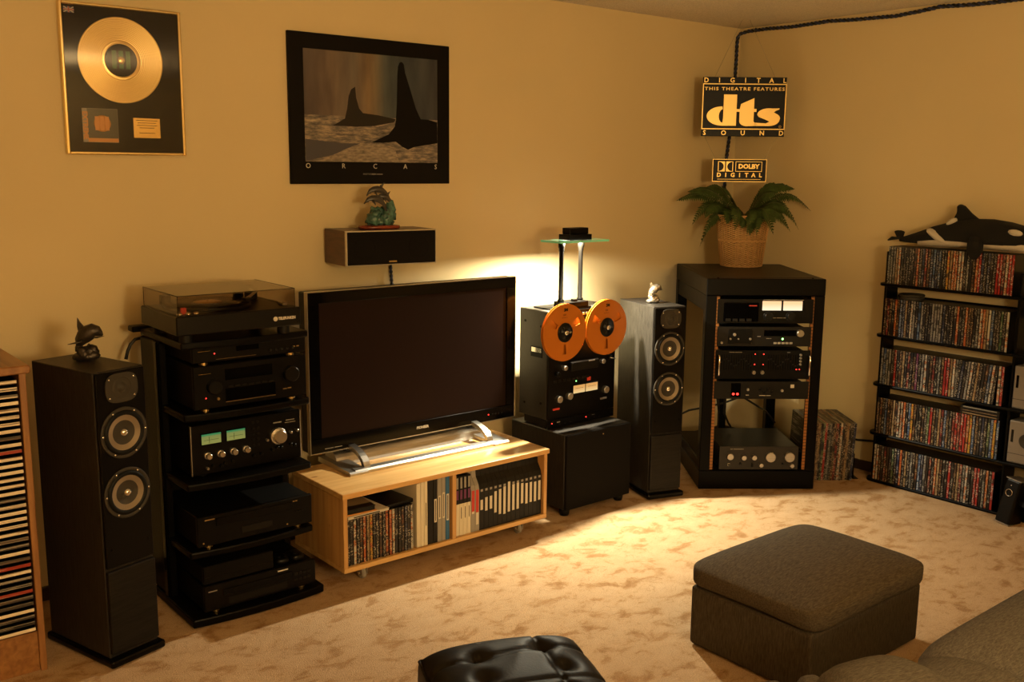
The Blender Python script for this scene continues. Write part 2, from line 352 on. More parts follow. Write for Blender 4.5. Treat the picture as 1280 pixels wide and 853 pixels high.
def knob(x, z, r, h, parent, m='knob_silver', y=0., name='knob', n=20, base=None):
    s = S(); mats = [m]
    if base: s.cyl((x,y,z), r*1.25, h*.35, 'y-', n, 1, .001); mats = [m, base]
    s.cyl((x,y,z), r, h, 'y-', n, 0, r*.12); return s.o(name, mats, parent)
def ordn(n): return f"{n}{'th' if 10<=n%100<=20 else {1:'st',2:'nd',3:'rd'}.get(n%10,'th')}"
LIB = {}

# ================================================================== SETTING
X0, Y0, H = -6.3, -5.9, 2.44
struct(S().box(X0,.0,Y0,0,-.1,0).o('floor','carpet'))
struct(S().box(X0,.0,Y0,0,H,H+.1).o('ceiling','ceiling_texture'))
struct(S().box(X0,.12,0,.12,-.1,H+.1).o('wall_back','wall_paint'))
struct(S().box(0,.12,Y0,0,-.1,H+.1).o('wall_right','wall_paint'))
struct(S().box(X0-.12,X0,Y0,.12,-.1,H+.1).o('wall_left','wall_paint'))
struct(S().box(X0-.12,.12,Y0-.12,Y0,-.1,H+.1).o('wall_front','wall_paint'))
struct(S().box(X0,-.014,-.014,0,0,.055,.003).o('baseboard_back','dark_trim'))
struct(S().box(-.014,0,Y0,-.014,0,.055,.003).o('baseboard_right','dark_trim'))

# ================================================================== SPEAKERS
def tower(label, loc, rz, h=.975):
    t = thing('tower_speaker', label, 'speaker', loc, rz, 'matching floor-standing tower speakers')
    W, D = .180, .352
    S().box(0,W,.012,D,.03,h,.002).o('cabinet','black_ash',t)
    S().box(.003,W-.003,0,.013,.338,h-.004,.003).o('baffle','face_black',t)
    S().box(.002,W-.002,-.004,.013,.045,.328,.004,2).o('lower_grille','panel_ash',t)
    S().box(-.012,W+.012,-.018,D+.012,.004,.031,.008,2).o('plinth','black_gloss',t)
    for fx in (.01,W-.01):
        for fy in (0,D-.01): S().lathe([(0,0),(.004,.0),(.009,.008),(.009,.012),(0,.012)],(fx,fy,0),'z',10).o('foot','chrome',t)
    cx = W/2
    # tweeter
    tw = S(); P_ = []
    for i in range(32):
        a = 2*math.pi*i/32; P_.append((math.copysign(abs(math.cos(a))**.6,math.cos(a))*.058, math.copysign(abs(math.sin(a))**.75,math.sin(a))*.048))
    tw.prism(P_,(cx,-.0005,h-.058),(1,0,0),(0,0,1),.004); tp = tw.o('tweeter','ring_grey',t)
    S().lathe([(.034,.0),(.030,.0025),(.02,-.001),(.013,.003),(.009,.007),(0,.009)],(cx,-.0045,h-.058),'y-',24).o('dome','ring_grey',tp)
    for sx in (-1,1):
        for sz in (-1,1): S().lathe([(.0035,0),(.003,.0015),(0,.002)],(cx+sx*.044,-.0045,h-.058+sz*.030),'y-',8).o('screw','chrome',tp)
    for zc in (h-.206, h-.406):
        wf = S().lathe([(0,0),(.084,0),(.084,.003),(.0825,.0042),(.0735,.0042),(.0725,.001)],(cx,-.0005,zc),'y-',40).o('woofer','ring_grey',t)
        S().lathe([(.0730,.002),(.069,.0075),(.063,.008),(.0575,.004)],(cx,-.001,zc),'y-',36).o('surround','rubber',wf)
        S().lathe([(.058,.004),(.034,-.002),(.012,-.006),(0,-.007)],(cx,-.001,zc),'y-',36).o('cone','cone_metal',wf,fix=False)
        S().lathe([(.0145,-.008),(.0135,.002),(.009,.008),(0,.010)],(cx,-.001,zc),'y-',16).o('phase_plug','chrome',wf)
        S().lathe([(0,-.016),(.072,-.0155)],(cx,-.001,zc),'y-',24).o('basket','black_matte',wf)
        for i in range(6):
            a = math.pi/6+i*math.pi/3+math.pi/6
            S().lathe([(.0036,0),(.003,.0015),(0,.002)],(cx+.0765*math.cos(a),-.0063,zc+.0765*math.sin(a)),'y-',8).o('screw','chrome',wf)
    for zz in (.40,):
        for sx in (.022,W-.022): S().cyl((sx,-.0002,zz),.0032,.0015,'y-',10).o('grille_socket','black_gloss',t)
    return t
tower('black ash tower speaker at left, between the oak CD rack and the hi-fi stand', (-3.952,-.692,0), R(16), .983)
tower('black ash tower speaker on the right, between the subwoofer and the equipment rack', (-1.320,-.607,0), R(-17), .967)

# figurines on the speakers
def figurine(name, label, loc, rz, m, k, whale):
    t = thing(name, label, 'figurine', loc, rz)
    s = S(); rnd = random.Random(3)
    for i in range(14):
        a = rnd.random()*6.28; r = rnd.random()*.55
        s.ell((k*.30*r*math.cos(a), k*.22*r*math.sin(a), k*(.13+.12*rnd.random())), (k*.16,k*.14,k*.13), (rnd.random(),rnd.random(),0), 1)
    s.ell((0,0,k*.12),(k*.30,k*.22,k*.12),(0,0,0),2); s.ell((-k*.16,0,k*.10),(k*.17,k*.18,k*.10),(0,0,0),2)
    s.o('rock',m,t)
    s = S(); P_ = [(-.16,0,.36),(-.12,0,.46),(-.04,0,.56),(.06,0,.65),(.16,0,.70),(.25,0,.68),(.32,0,.62),(.37,0,.585)]
    rr = [.07,.13,.175,.185,.165,.125,.07,.02]
    s.tube([(x*k,y*k,z*k) for x,y,z in P_],[r*k for r in rr],14)
    s.o('body',m,t)
    fh = 1.0 if whale else .93
    S().prism([(-.14,.60),(-.17,.80),(-.155,fh+.0),(-.10,.90),(-.03,.80),(.05,.79),(.02,.66)],(0,k*.018,0),(k,0,0),(0,0,k),k*.036).o('dorsal_fin',m,t)
    S().tube([(-.02*k,-.13*k,.50*k),(-.16*k,-.20*k,.455*k),(-.33*k,-.26*k,.43*k)],[.05*k,.055*k,.012*k],8,squash=(1,.4)).o('flipper',m,t)
    S().tube([(.06*k,.12*k,.52*k),(.18*k,.22*k,.50*k),(.33*k,.30*k,.52*k)],[.05*k,.05*k,.010*k],8,squash=(1,.4)).o('flipper',m,t)
    S().tube([(-.14*k,0,.38*k),(-.20*k,0,.30*k),(-.22*k,0,.22*k)],[.08*k,.05*k,.03*k],10).o('tail',m,t)
    if not whale: S().tube([(.33*k,0,.61*k),(.42*k,0,.575*k)],[.045*k,.015*k],8).o('beak',m,t)
    return t
figurine('whale_figurine','dark pewter whale figurine with tall fin, on the left tower speaker',(-3.905,-.465,.983),R(-30),'pewter_dark',.145,True)
figurine('dolphin_figurine','small shiny silver dolphin figurine on a rock, on the right tower speaker',(-1.200,-.485,.967),R(-30),'pewter',.112,False)

# ================================================================== OAK CD RACK
cr = thing('cd_rack','oak CD rack at the left edge of the picture, beside the tower speaker','CD rack',(-4.118,-.565,0))
CW, CD_, CH = .335, .36, 1.005
S().box(-.020,0,0,CD_,0,CH-.02,.002).o('side_panel','oak',cr)
S().box(-CW,-CW+.020,0,CD_,0,CH-.02,.002).o('side_panel','oak',cr)
S().box(-CW-.01,.012,-.012,CD_+.005,CH-.02,CH+.006,.004).o('top_panel','oak_top',cr)
S().box(-CW+.02,-.02,.01,CD_,0,.135,.001).o('plinth_panel','oak_top',cr)
S().box(-CW+.02,-.02,CD_-.012,CD_,.135,CH-.02).o('back_panel','black_matte',cr)
S().box(-CW/2-.006,-CW/2+.006,.004,CD_-.012,.135,CH-.02).o('divider','oak',cr)
NS = 38
for i in range(NS):
    z = .140+i*(CH-.02-.150)/NS
    for x0,x1 in ((-CW/2+.006,-.0205),):
        S().box(x0,x0+.004,.003,.16,z-.0006,z+.0008).o('slot_rib','black_plastic',cr)
me_cd = None
for i in range(NS):
    z = .140+i*(CH-.02-.150)/NS+.001
    dark = i < 16
    x = -CW/2+.010
    if me_cd is None:
        ob = S().box(0,.132,0,.124,0,.0118,.0006).o('cd_case','case_black'); me_cd = ob.data; me_cd.materials.append(MATS['spine_cd'])
        for p in me_cd.polygons:
            if p.normal.y < -.9: p.material_index = 1
    else:
        ob = bpy.data.objects.new('cd_case', me_cd); C.objects.link(ob)
    kind = 'spine_cd_red' if i in (6,10,27) else 'spine_cd_dark' if (dark and i%3) or i in (20,29) else 'spine_cd'
    ob.material_slots[1].link = 'OBJECT'; ob.material_slots[1].material = MATS[kind]
    ob.location = (-4.118+x, -.561+random.random()*.003, z)
    nmn = {'spine_cd_red':'red','spine_cd_dark':'dark','spine_cd':'pale'}[kind]
    tag(ob, f'CD with a {nmn} spine, {ordn(i+1)} slot from the bottom of the oak rack', 'CD', 'CDs in the oak rack')

# ================================================================== HI-FI STAND (left)
hs = thing('hifi_stand','black five-tier hi-fi stand with bowed shelves, carrying the turntable and stacked components','hi-fi stand',(-3.378,-.6,0))
def bow(x0,x1,yf,yb,z0,z1,b=.02,n=12):
    P_ = [(x1,yb),(x0,yb),(x0,yf+b)]
    for i in range(n+1):
        tt = i/n; x = x0+.012+(x1-x0-.024)*tt; P_.append((x, yf+b*(2*tt-1)**2*.9))
    P_.append((x1,yf+b)); return S().prism(P_,(0,0,z0),(1,0,0),(0,1,0),z1-z0)
def bowed(name, *a, parent=hs):
    o = bow(*a).o(name,'black_paint',parent)
    md = o.modifiers.new('b','BEVEL'); md.width = .006; md.segments = 2; md.limit_method = 'ANGLE'; return o
SHZ = (.272,.522,.772,1.026)
bowed('base',-.262,.255,-.012,.40,.004,.036)
for z in SHZ: bowed('shelf',-.247,.232,.022,.44,z-.026,z)
for x0,x1 in ((-.252,-.224),(.209,.237)):
    S().box(x0,x1,.245,.43,.036,1.000,.004).o('side_post','black_paint',hs)
    S().box(x0-.006 if x0<0 else x1-.004, x0+.004 if x0<0 else x1+.006,.255,.285,.036,1.0,.002).o('post_trim','black_gloss',hs)
S().box(-.275,.25,.44,.49,1.012,1.034,.004).o('rear_top_rail','black_paint',hs)
S().box(-.20,.19,.425,.437,.05,.99,.001).o('back_panel','black_matte',hs)
# cable drooping behind the stand
cb = S().tube([(-3.664,-.105,.905),(-3.654,-.10,.935),(-3.643,-.10,.958),(-3.625,-.10,.976),(-3.600,-.10,.980),(-3.575,-.10,.965),(-3.565,-.10,.90),(-3.56,-.09,.55),(-3.57,-.06,.03)],.0065,8).o('power_cable','cable_black')
tag(cb,'thick black power cable arching out behind the hi-fi stand','cable')

# turntable
tt = thing('turntable','black turntable under a smoked dust cover, on top of the hi-fi stand','turntable',(-3.425,-.603,1.0265),R(-1))
W2 = .2275
S().box(-W2,W2,0,.356,.030,.096,.004).o('plinth','black_plastic',tt)
for fx in (-.18,.18):
    for fy in (.05,.30): S().cyl((fx,fy,0),.022,.031,'z',18,0,.003).o('foot','rubber',tt)
pl = S().lathe([(0,0),(.150,0),(.150,.012),(.146,.014),(0,.014)],(-.045,.185,.098),'z',48).o('platter','face_charcoal',tt)
S().lathe([(.052,.0),(.1495,.0),(.149,.002),(.052,.002),(0,.0022)],(-.045,.185,.1125),'z',48).o('record','black_gloss',pl)
S().lathe([(0,.0),(.05,.0),(.05,.0006),(0,.0006)],(-.045,.185,.1148),'z',32).o('record_label','brass_dull',pl)
S().cyl((-.045,.185,.1148),.0035,.012,'z',10).o('spindle','chrome',pl)
ta = S().tube([(.165,.30,.135),(.150,.215,.133),(.105,.155,.128),(.075,.125,.124)],.005,8).o('tonearm','silver',tt)
S().box(.060,.090,.10,.135,.117,.128,.002).o('headshell','black_plastic',ta)
S().cyl((.165,.29,.098),.024,.034,'z',20,0,.003).o('arm_pivot','face_charcoal',ta)
S().box(.148,.185,.305,.345,.122,.148,.004).o('counterweight','black_plastic',ta)
for i,(bx,mm) in enumerate(((-.207,'chrome'),(-.178,'chrome'),(-.150,'chrome'))): S().lathe([(0,0),(.010,0),(.010,.006),(.007,.010),(0,.011)],(bx,.022,.096),'z',14).o('button',mm,tt)
S().box(-.190,-.172,.05,.062,.096,.118,.002).o('indicator','button_red',tt)
S().cyl((-.155,.30,.096),.014,.036,'z',14,0,.003).o('adapter','black_plastic',tt)
S().box(.185,.205,.06,.10,.096,.108,.002).o('switch','silver',tt)
dc = S(); th = .0035; cx0,cx1,cy0,cy1,cz0,cz1 = -.218,.208,.008,.346,.096,.164
dc.box(cx0,cx1,cy0,cy1,cz1-th,cz1); dc.box(cx0,cx1,cy0,cy0+th,cz0,cz1-th); dc.box(cx0,cx1,cy1-th,cy1,cz0,cz1-th)
dc.box(cx0,cx0+th,cy0+th,cy1-th,cz0,cz1-th); dc.box(cx1-th,cx1,cy0+th,cy1-th,cz0,cz1-th)
dco = dc.o('dust_cover','smoked_cover',tt)
for hx in (-.14,.14): S().box(hx-.02,hx+.02,.345,.356,.094,.13,.002).o('hinge','black_plastic',dco)
ed = S()
for a,b in (((cx0,cy0,cz1),(cx1,cy0,cz1)),((cx0,cy0,cz1),(cx0,cy1,cz1)),((cx1,cy0,cz1),(cx1,cy1,cz1)),((cx0,cy0,cz0),(cx0,cy0,cz1)),((cx1,cy0,cz0),(cx1,cy0,cz1)),((cx0,cy1,cz0),(cx0,cy1,cz1))): ed.tube([a,b],.0012,6)
ed.o('cover_edge','black_gloss',dco)
S().lathe([(0,0),(.0085,0),(.0085,.0008),(0,.0008)],(.128,-.0003,.060),'y-',20).text('TELEFUNKEN',.0135,(.172,-.0008,.060),sx=.82,bold=.0006).o('lettering','white_print',tt)

# components on the hi-fi stand
def component(name, label, cat, z, h, w_=.43, d=.34, y=.045, m='face_black', foot='brass_dull', fh=.010):
    t = thing(name, label, cat, (-3.372,-.6+y,z), 0)
    S().box(-w_/2+.004,w_/2-.004,.014,d,fh,fh+h-.003,.002).o('case','black_matte',t)
    S().box(-w_/2,w_/2,0,.016,fh,fh+h,.003).o('front_panel',m,t)
    for fx in (-w_/2+.05,w_/2-.05):
        for fy in (.03,d-.04): S().cyl((fx,fy,0),.016,fh,'z',16,0,.002).o('foot',foot,t)
    return t
def strip(t, name, x0,x1,z0,z1,m,y=-.0015): return S().box(x0,x1,y,.002,z0,z1,.0006).o(name,m,t)
def printed(t, items, m='grey_print', y=-.0004):
    # panel print too fine to read in the photograph: one small bar per word, item = (word lengths, size, x, z)
    s = S()
    for words,size,x,z in items:
        cw = size*.55; tot = sum(words)*cw+(len(words)-1)*cw*.8; xx = x-tot/2
        for n in words: s.box(xx,xx+n*cw,y,.0005,z-size*.22,z+size*.22); xx += n*cw+cw*.8
    return s.o('panel_print',m,t)
# receiver with slim player on top
rc = component('av_receiver','black AV receiver with two big dial knobs, below the slim player on the hi-fi stand','receiver',SHZ[2],.155)
strip(rc,'display_window',-.10,.08,.105,.145,'black_gloss'); strip(rc,'door_flap',-.10,.09,.030,.075,'black_gloss',-.003)
strip(rc,'trim_line',-.10,.09,.0265,.0285,'brass_dull',-.003); strip(rc,'badge',-.195,-.150,.135,.1375,'gold')
knob(-.143,.088,.026,.02,rc,'black_plastic',name='dial'); knob(.150,.100,.029,.022,rc,'black_plastic',name='dial')
S().lathe([(0,0),(.0022,0),(.0015,.0015),(0,.002)],(-.172,-.0005,.050),'y-',8).o('power_light','led_red',rc)
knob(-.128,.043,.005,.006,rc,'brass_dull',name='headphone_socket'); printed(rc,[((3,),.009,.128,.045),((3,),.009,.146,.046)],'brass_dull')
s = S()
for i in range(7): s.box(-.09+i*.026,-.072+i*.026,-.0035,0,.078,.084,.0006)
s.o('button_row','face_charcoal',rc)
dp = component('disc_player','slim black disc player on top of the AV receiver','disc player',SHZ[2]+.165,.056)
strip(dp,'badge',-.195,-.150,.050,.0525,'gold'); strip(dp,'disc_tray',-.055,.03,.040,.058,'black_gloss',-.003); printed(dp,[((3,),.010,-.03,.050)],'brass_dull')
strip(dp,'trim_line',-.13,.02,.018,.0195,'brass_dull'); S().lathe([(0,0),(.0025,0),(.0015,.0015),(0,.002)],(-.135,-.0005,.040),'y-',8).o('power_light','led_red',dp)
for i in range(5): S().lathe([(0,0),(.006,0),(.005,.003),(0,.003)],(.075+i*.022,-.0005,.030),'y-',12).o('button','face_charcoal',dp)
printed(dp,[((2,),.009,.168,.034),((2,),.009,.184,.034)],'brass_dull')
# integrated amplifier with green meters
am = component('integrated_amplifier','black integrated amplifier with two green glowing meters and silver knobs','amplifier',SHZ[1],.186,.428,.35,.10,foot='rubber',fh=.008)
for x in (-.214,.211): S().box(x,x+.003,-.004,.012,.009,.193,.0008).o('edge_trim','brushed_silver',am)
ax0 = -3.372
for a,b in ((-3.546,-3.474),(-3.452,-3.382)):
    S().box(a-ax0-.003,b-ax0+.003,-.003,.001,.117,.160,.001).o('meter_bezel','black_gloss',am)
    mo = S().box(a-ax0,b-ax0,-.0042,-.0028,.120,.157).o('meter','meter_green',am)
    S().box((a+b)/2-ax0-.0006-.008,(a+b)/2-ax0+.0006-.008,-.0048,-.0042,.123,.146).box(a-ax0+.008,b-ax0-.008,-.0047,-.0042,.1345,.1355).o('needle','black_plastic',mo)
for i in range(4): knob(-.155+i*.0485,.078,.0105,.026,am,base='brushed_silver')
knob(.120,.106,.0255,.03,am,base='brushed_silver',name='volume_knob',n=28)
for x,z in ((.074,.098),(.170,.113),(.196,.116),(-.158,.032)): knob(x,z,.005,.014,am,name='toggle',n=10)
for i,(x,z) in enumerate(((-.137,.037),(-.09,.04),(-.062,.042),(-.105,.032),(.02,.047),(.05,.05),(.095,.058),(.115,.062),(.13,.06),(.17,.066),(.185,.06))): knob(x,z,.006,.012,am,'black_plastic',name='selector_knob',n=10)
s = S()
for r_ in range(5):
    for c_ in range(2): s.box(.018+c_*.018,.028+c_*.018,-.003,0,.08+r_*.022,.088+r_*.022,.0005)
s.o('push_button_bank','face_charcoal',am)
printed(am,[((6,),.010,.12,.157),((8,),.008,.172,.160),((6,9,),.005,.172,.151)])
# player on second tier
ld = component('laserdisc_player','wide black disc player with gold badge, on the second tier of the hi-fi stand','disc player',SHZ[0],.112,.45,.36)
strip(ld,'disc_tray',-.155,.14,.080,.108,'black_gloss',-.004); strip(ld,'display_window',-.06,.06,.032,.056,'face_charcoal'); strip(ld,'badge',-.197,-.160,.106,.110,'brass_dull'); printed(ld,[((7,),.011,.01,.099),((2,2,),.007,.155,.108)],'brass_dull')
for i in range(4): strip(ld,'button',.155+i*.012,.164+i*.012,.064,.070,'face_charcoal',-.003)
for x in (-.205,.12): S().lathe([(0,0),(.004,0),(.003,.003),(0,.003)],(x,-.0005,.025),'y-',10).o('stud','brass_dull',ld)
# bottom tier
cdp = component('cd_changer','black CD changer with silver badge, on the lowest tier of the hi-fi stand','CD changer',.0365,.096,.44,.34,.02)
strip(cdp,'badge',-.205,-.172,.083,.087,'silver'); strip(cdp,'tray_front',-.15,.12,.060,.082,'black_gloss',-.004); printed(cdp,[((7,),.011,.085,.094)],'white_print')
strip(cdp,'display_window',-.13,.10,.020,.046,'face_charcoal')
for r_ in range(2):
    for i in range(4): strip(cdp,'button',.13+i*.018,.143+i*.018,.040+r_*.022,.050+r_*.022,'face_charcoal',-.003)
bxo = component('plain_black_component','plain black box component lying on the CD changer','component',.0365+.106,.068,.27,.30,.028,foot='rubber',fh=.004)
bxo.location.x -= .082
strip(bxo,'seam',-.13,.13,.030,.0312,'face_charcoal')
for i,(x,l) in enumerate(((.095,'left of the pair of small black controllers on the CD changer'),(.160,'right of the pair of small black controllers on the CD changer'))):
    t = thing('game_controller',l,'controller',(-3.372+x,-.56,.143),R(-8+12*i),'controllers on the hi-fi stand')
    S().pillow((0,.03,.014),(.028,.038,.013),.6,.6,10,20).o('body','black_plastic',t)
    S().cyl((-.010,.015,.024),.006,.006,'z',10,0,.001).o('thumbstick','rubber',t); S().cyl((.012,.012,.023),.004,.005,'z',10).o('button','face_charcoal',t)

# ================================================================== GOLD RECORD AWARD
gr = thing('gold_record_award','framed gold record award with gold metal frame, hanging at upper left of the wall','framed record',(-3.5825,0,1.657))
GW, GH = .2185, .533
fr = .012
for x0,x1,z0,z1 in ((-GW,-GW+fr,0,GH),(GW-fr,GW,0,GH),(-GW+fr,GW-fr,0,fr),(-GW+fr,GW-fr,GH-fr,GH)): S().box(x0,x1,-.026,-.001,z0,z1,.004,2).o('frame_bar','gold_frame',gr)
S().box(-GW+.006,GW-.006,-.008,-.002,.006,GH-.006).o('backing_board','black_matte',gr)
dz = 1.999-1.657; dx = -.006
prof = [(.0,.003),(.0035,.003),(.0035,.0045),(.011,.0045),(.012,.0035)]
gm = MATS['gold'].copy(); gm.name = 'gold_grooves'; MATS['gold_grooves'] = gm
gb = gm.node_tree.nodes['Principled BSDF']; gb.inputs['Anisotropic'].default_value = .85; gb.inputs['Roughness'].default_value = .30
tg = gm.node_tree.nodes.new('ShaderNodeTangent'); tg.direction_type = 'RADIAL'; tg.axis = 'Y'; gm.node_tree.links.new(tg.outputs[0], gb.inputs['Tangent'])
gd = S()
pr = [(.058,0),(.058,.004),(.062,.0046),(.064,.0036)]
r_ = .066
while r_ < .148:
    pr += [(r_,.0036),(r_+.0050,.0040),(r_+.0055,.0032)]; r_ += .0062
pr += [(.150,.0040),(.1525,.0044),(.1535,.003),(.1535,0)]
gd.lathe(pr,(dx,-.008,dz),'y-',96); go = gd.o('gold_disc','gold_grooves',gr)
S().lathe([(0,0),(.059,0),(.059,.0035),(0,.0035)],(dx,-.008,dz),'y-',48).o('disc_label','black_card',go)
mat('label_green',(.03,.12,.04),.6)
s = S()
for i in range(3): s.box(dx-.033+i*.025,dx-.017+i*.025,-.0122,-.0116,dz-.030,dz+.034)
s.o('label_print','label_green',go)
S().lathe([(0,0),(.0135,0),(.0135,.002),(.005,.003),(0,.003)],(dx,-.0118,dz),'y-',24).o('spindle_boss','gold',go)
sl = S().box(-.156,-.030,-.0100,-.008,.045,.166).o('album_sleeve','grey_card',gr)
mat('sleeve_dark',(.05,.05,.035),.4); mat('sleeve_orange',(.62,.27,.06),.5)
S().box(-.138,-.031,-.0106,-.0100,.060,.165).o('cover_print','sleeve_dark',sl)
s = S()
for i in range(3): s.box(-.112+i*.018,-.098+i*.018,-.0112,-.0106,.088,.138)
s.lathe([(0,0),(.030,0),(.030,.0003),(0,.0003)],(-.086,-.0106,.113),'y-',20); s.o('face_print','sleeve_orange',sl)
S().text('EXTREME',.0235,(-.1465,-.0104,.105),(0,0,-1),(1,0,0),sx=1.02,bold=.001).box(-.138,-.031,-.0107,-.0102,.046,.060).o('title_print','sleeve_orange',sl)
pq = S().box(.026,.127,-.0105,-.008,.064,.138,.001).o('plaque','gold',gr)
s = S()
for i,(wd,zz) in enumerate(((.040,.129),(.034,.120),(.038,.111),(.028,.102),(.030,.083))): s.box(.0765-wd,.0765+wd,-.0110,-.0104,zz-.0009,zz+.0009)
s.o('engraved_line','black_card',pq)
mat('flag_blue',(.04,.05,.16),.6); mat('flag_white',(.5,.47,.42),.6); mat('flag_red',(.45,.04,.03),.6)
fl = S().box(-.197,-.161,-.0090,-.008,.495,.515).o('flag_sticker','flag_blue',gr)
s = S()
for sg in (-1,1): s.prism([(-.0195,-.0018),(.0195,-.0018),(.0195,.0018),(-.0195,.0018)],(-.179,-.0090,.505),(math.cos(.5),0,sg*math.sin(.5)),(-sg*math.sin(.5),0,math.cos(.5)),.0003)
s.box(-.197,-.161,-.0096,-.009,.5022,.5078).box(-.1818,-.1762,-.0096,-.009,.495,.515); s.o('flag_cross_white','flag_white',fl)
S().box(-.197,-.161,-.0100,-.0096,.5035,.5065).box(-.1805,-.1775,-.0100,-.0096,.495,.515).o('flag_cross_red','flag_red',fl)
S().box(-GW+.010,GW-.010,-.0195,-.0180,.010,GH-.010).o('glass_pane','frame_glass',gr)

# ================================================================== ORCA POSTER
mat('poster_black',(.0035,.0028,.0024),.5,spec=.12)
op = thing('orca_poster','black-bordered photo poster of two orca fins in misty water, above the centre speaker','poster',(-2.515,0,1.549))
PX, PZ = -2.515, 1.549
S().box(-.405,.405,-.016,-.001,0,.619,.002).o('mount_board','poster_black',op)
def poster_mat():
    m,N,L,b = nm('poster_photo'); tc = N.new('ShaderNodeTexCoord'); sx = N.new('ShaderNodeSeparateXYZ'); L.new(tc.outputs['Object'], sx.inputs[0])
    # mist columns against a slate sky
    mp = N.new('ShaderNodeMapping'); mp.inputs['Scale'].default_value = (9,1,2.0); mp.inputs['Rotation'].default_value = (0,.25,0); L.new(tc.outputs['Object'], mp.inputs[0])
    n = N.new('ShaderNodeTexNoise'); n.inputs['Scale'].default_value = 1.3; n.inputs['Detail'].default_value = 4; L.new(mp.outputs[0], n.inputs[0])
    gx = ramp(N, [(0,(.10,.085,.085)),(.20,(.19,.15,.12)),(.36,(.15,.135,.12)),(.46,(.26,.19,.115)),(.58,(.10,.12,.12)),(.70,(.055,.07,.085)),(1,(.06,.065,.075))])
    mr = N.new('ShaderNodeMapRange'); mr.inputs[1].default_value = -.34; mr.inputs[2].default_value = .34; L.new(sx.outputs[0], mr.inputs[0]); L.new(mr.outputs[0], gx.inputs[0])
    nr = ramp(N, [(.3,(.55,.55,.6)),(.7,(1.25,1.2,1.1))]); L.new(n.outputs['Fac'], nr.inputs[0])
    sky = N.new('ShaderNodeMixRGB'); sky.blend_type = 'MULTIPLY'; sky.inputs[0].default_value = 1; L.new(gx.outputs[0], sky.inputs[1]); L.new(nr.outputs[0], sky.inputs[2])
    mp2 = N.new('ShaderNodeMapping'); mp2.inputs['Scale'].default_value = (12,1,55); L.new(tc.outputs['Object'], mp2.inputs[0])
    n2 = N.new('ShaderNodeTexNoise'); n2.inputs['Scale'].default_value = 1.2; n2.inputs['Detail'].default_value = 7; n2.inputs['Roughness'].default_value = .7; L.new(mp2.outputs[0], n2.inputs[0])
    wr = ramp(N, [(.30,(.035,.035,.04)),(.48,(.17,.15,.13)),(.58,(.33,.27,.20)),(.72,(.55,.45,.32))]); L.new(n2.outputs['Fac'], wr.inputs[0])
    st = N.new('ShaderNodeMath'); st.operation = 'LESS_THAN'; st.inputs[1].default_value = 1.836-PZ; L.new(sx.outputs[2], st.inputs[0])
    mx = N.new('ShaderNodeMixRGB'); L.new(st.outputs[0], mx.inputs[0]); L.new(sky.outputs[0], mx.inputs[1]); L.new(wr.outputs[0], mx.inputs[2])
    L.new(mx.outputs[0], b.inputs['Base Color']); b.inputs['Roughness'].default_value = .5; b.inputs['Specular IOR Level'].default_value = .12
    sc_ = N.new('ShaderNodeMixRGB'); sc_.blend_type = 'MULTIPLY'; sc_.inputs[0].default_value = 1; sc_.inputs[2].default_value = (.98,.98,1.02,1); L.new(mx.outputs[0], sc_.inputs[1]); L.new(sc_.outputs[0], b.inputs['Base Color'])
poster_mat()
ph = S().box(2.852*-1-PX,-2.179-PX,-.0166,-.0158,1.643-PZ,2.103-PZ).o('photo_print','poster_photo',op)
def flat(poly, name, m, y): return S().prism([(x-PX,z-PZ) for x,z in poly],(0,y,0),(1,0,0),(0,0,1),.0003).o(name,m,ph)
mat('print_fin_black',(.004,.0035,.0035),.5,spec=.12); mat('print_fin_grey',(.028,.023,.020),.5,spec=.12); mat('print_wave_dark',(.055,.055,.075),.35); mat('print_wave_light',(.24,.20,.16),.35, noise=(40,.5), stretch=(1,1,3))
flat([(-2.718,1.795),(-2.661,1.826),(-2.649,1.868),(-2.641,1.92),(-2.628,1.949),(-2.608,1.961),(-2.604,1.915),(-2.59,1.871),(-2.572,1.852),(-2.496,1.846),(-2.404,1.832),(-2.414,1.818),(-2.515,1.799),(-2.605,1.793)],'far_fin_print','print_fin_grey',-.0168)
flat([(-2.851,1.736),(-2.676,1.721),(-2.588,1.723),(-2.651,1.699),(-2.721,1.672),(-2.851,1.645)],'swell_print','print_wave_dark',-.0168)
flat([(-2.677,1.691),(-2.62,1.712),(-2.55,1.722),(-2.48,1.72),(-2.406,1.692),(-2.388,1.644),(-2.764,1.644)],'foam_print','print_wave_light',-.0170)
flat([(-2.534,1.727),(-2.442,1.765),(-2.410,1.800),(-2.404,1.825),(-2.398,1.902),(-2.394,2.017),(-2.39,2.059),(-2.382,2.076),(-2.373,2.081),(-2.364,2.077),(-2.359,2.069),(-2.353,2.035),(-2.327,1.967),(-2.297,1.883),(-2.271,1.837),(-2.23,1.836),(-2.181,1.826),(-2.180,1.732),(-2.25,1.722),(-2.31,1.712),(-2.34,1.700),(-2.37,1.712),(-2.405,1.734),(-2.47,1.728)],'near_fin_print','print_fin_black',-.0172)
s = S()
for ch,x in zip('ORCAS',(-2.84,-2.671,-2.513,-2.355,-2.189)): S().text(ch,.030,(x-PX,-.0162,1.6245-PZ),th=.0005).o('letter','white_print',op)
S().text('PHOTOGRAPH',.010,(-2.541-PX,-.0162,1.591-PZ),th=.0005).box(-.014,.004,-.0164,-.0158,1.5893-PZ,1.5928-PZ).box(.010,.040,-.0164,-.0158,1.5893-PZ,1.5928-PZ).o('credit_lettering','grey_print',op)

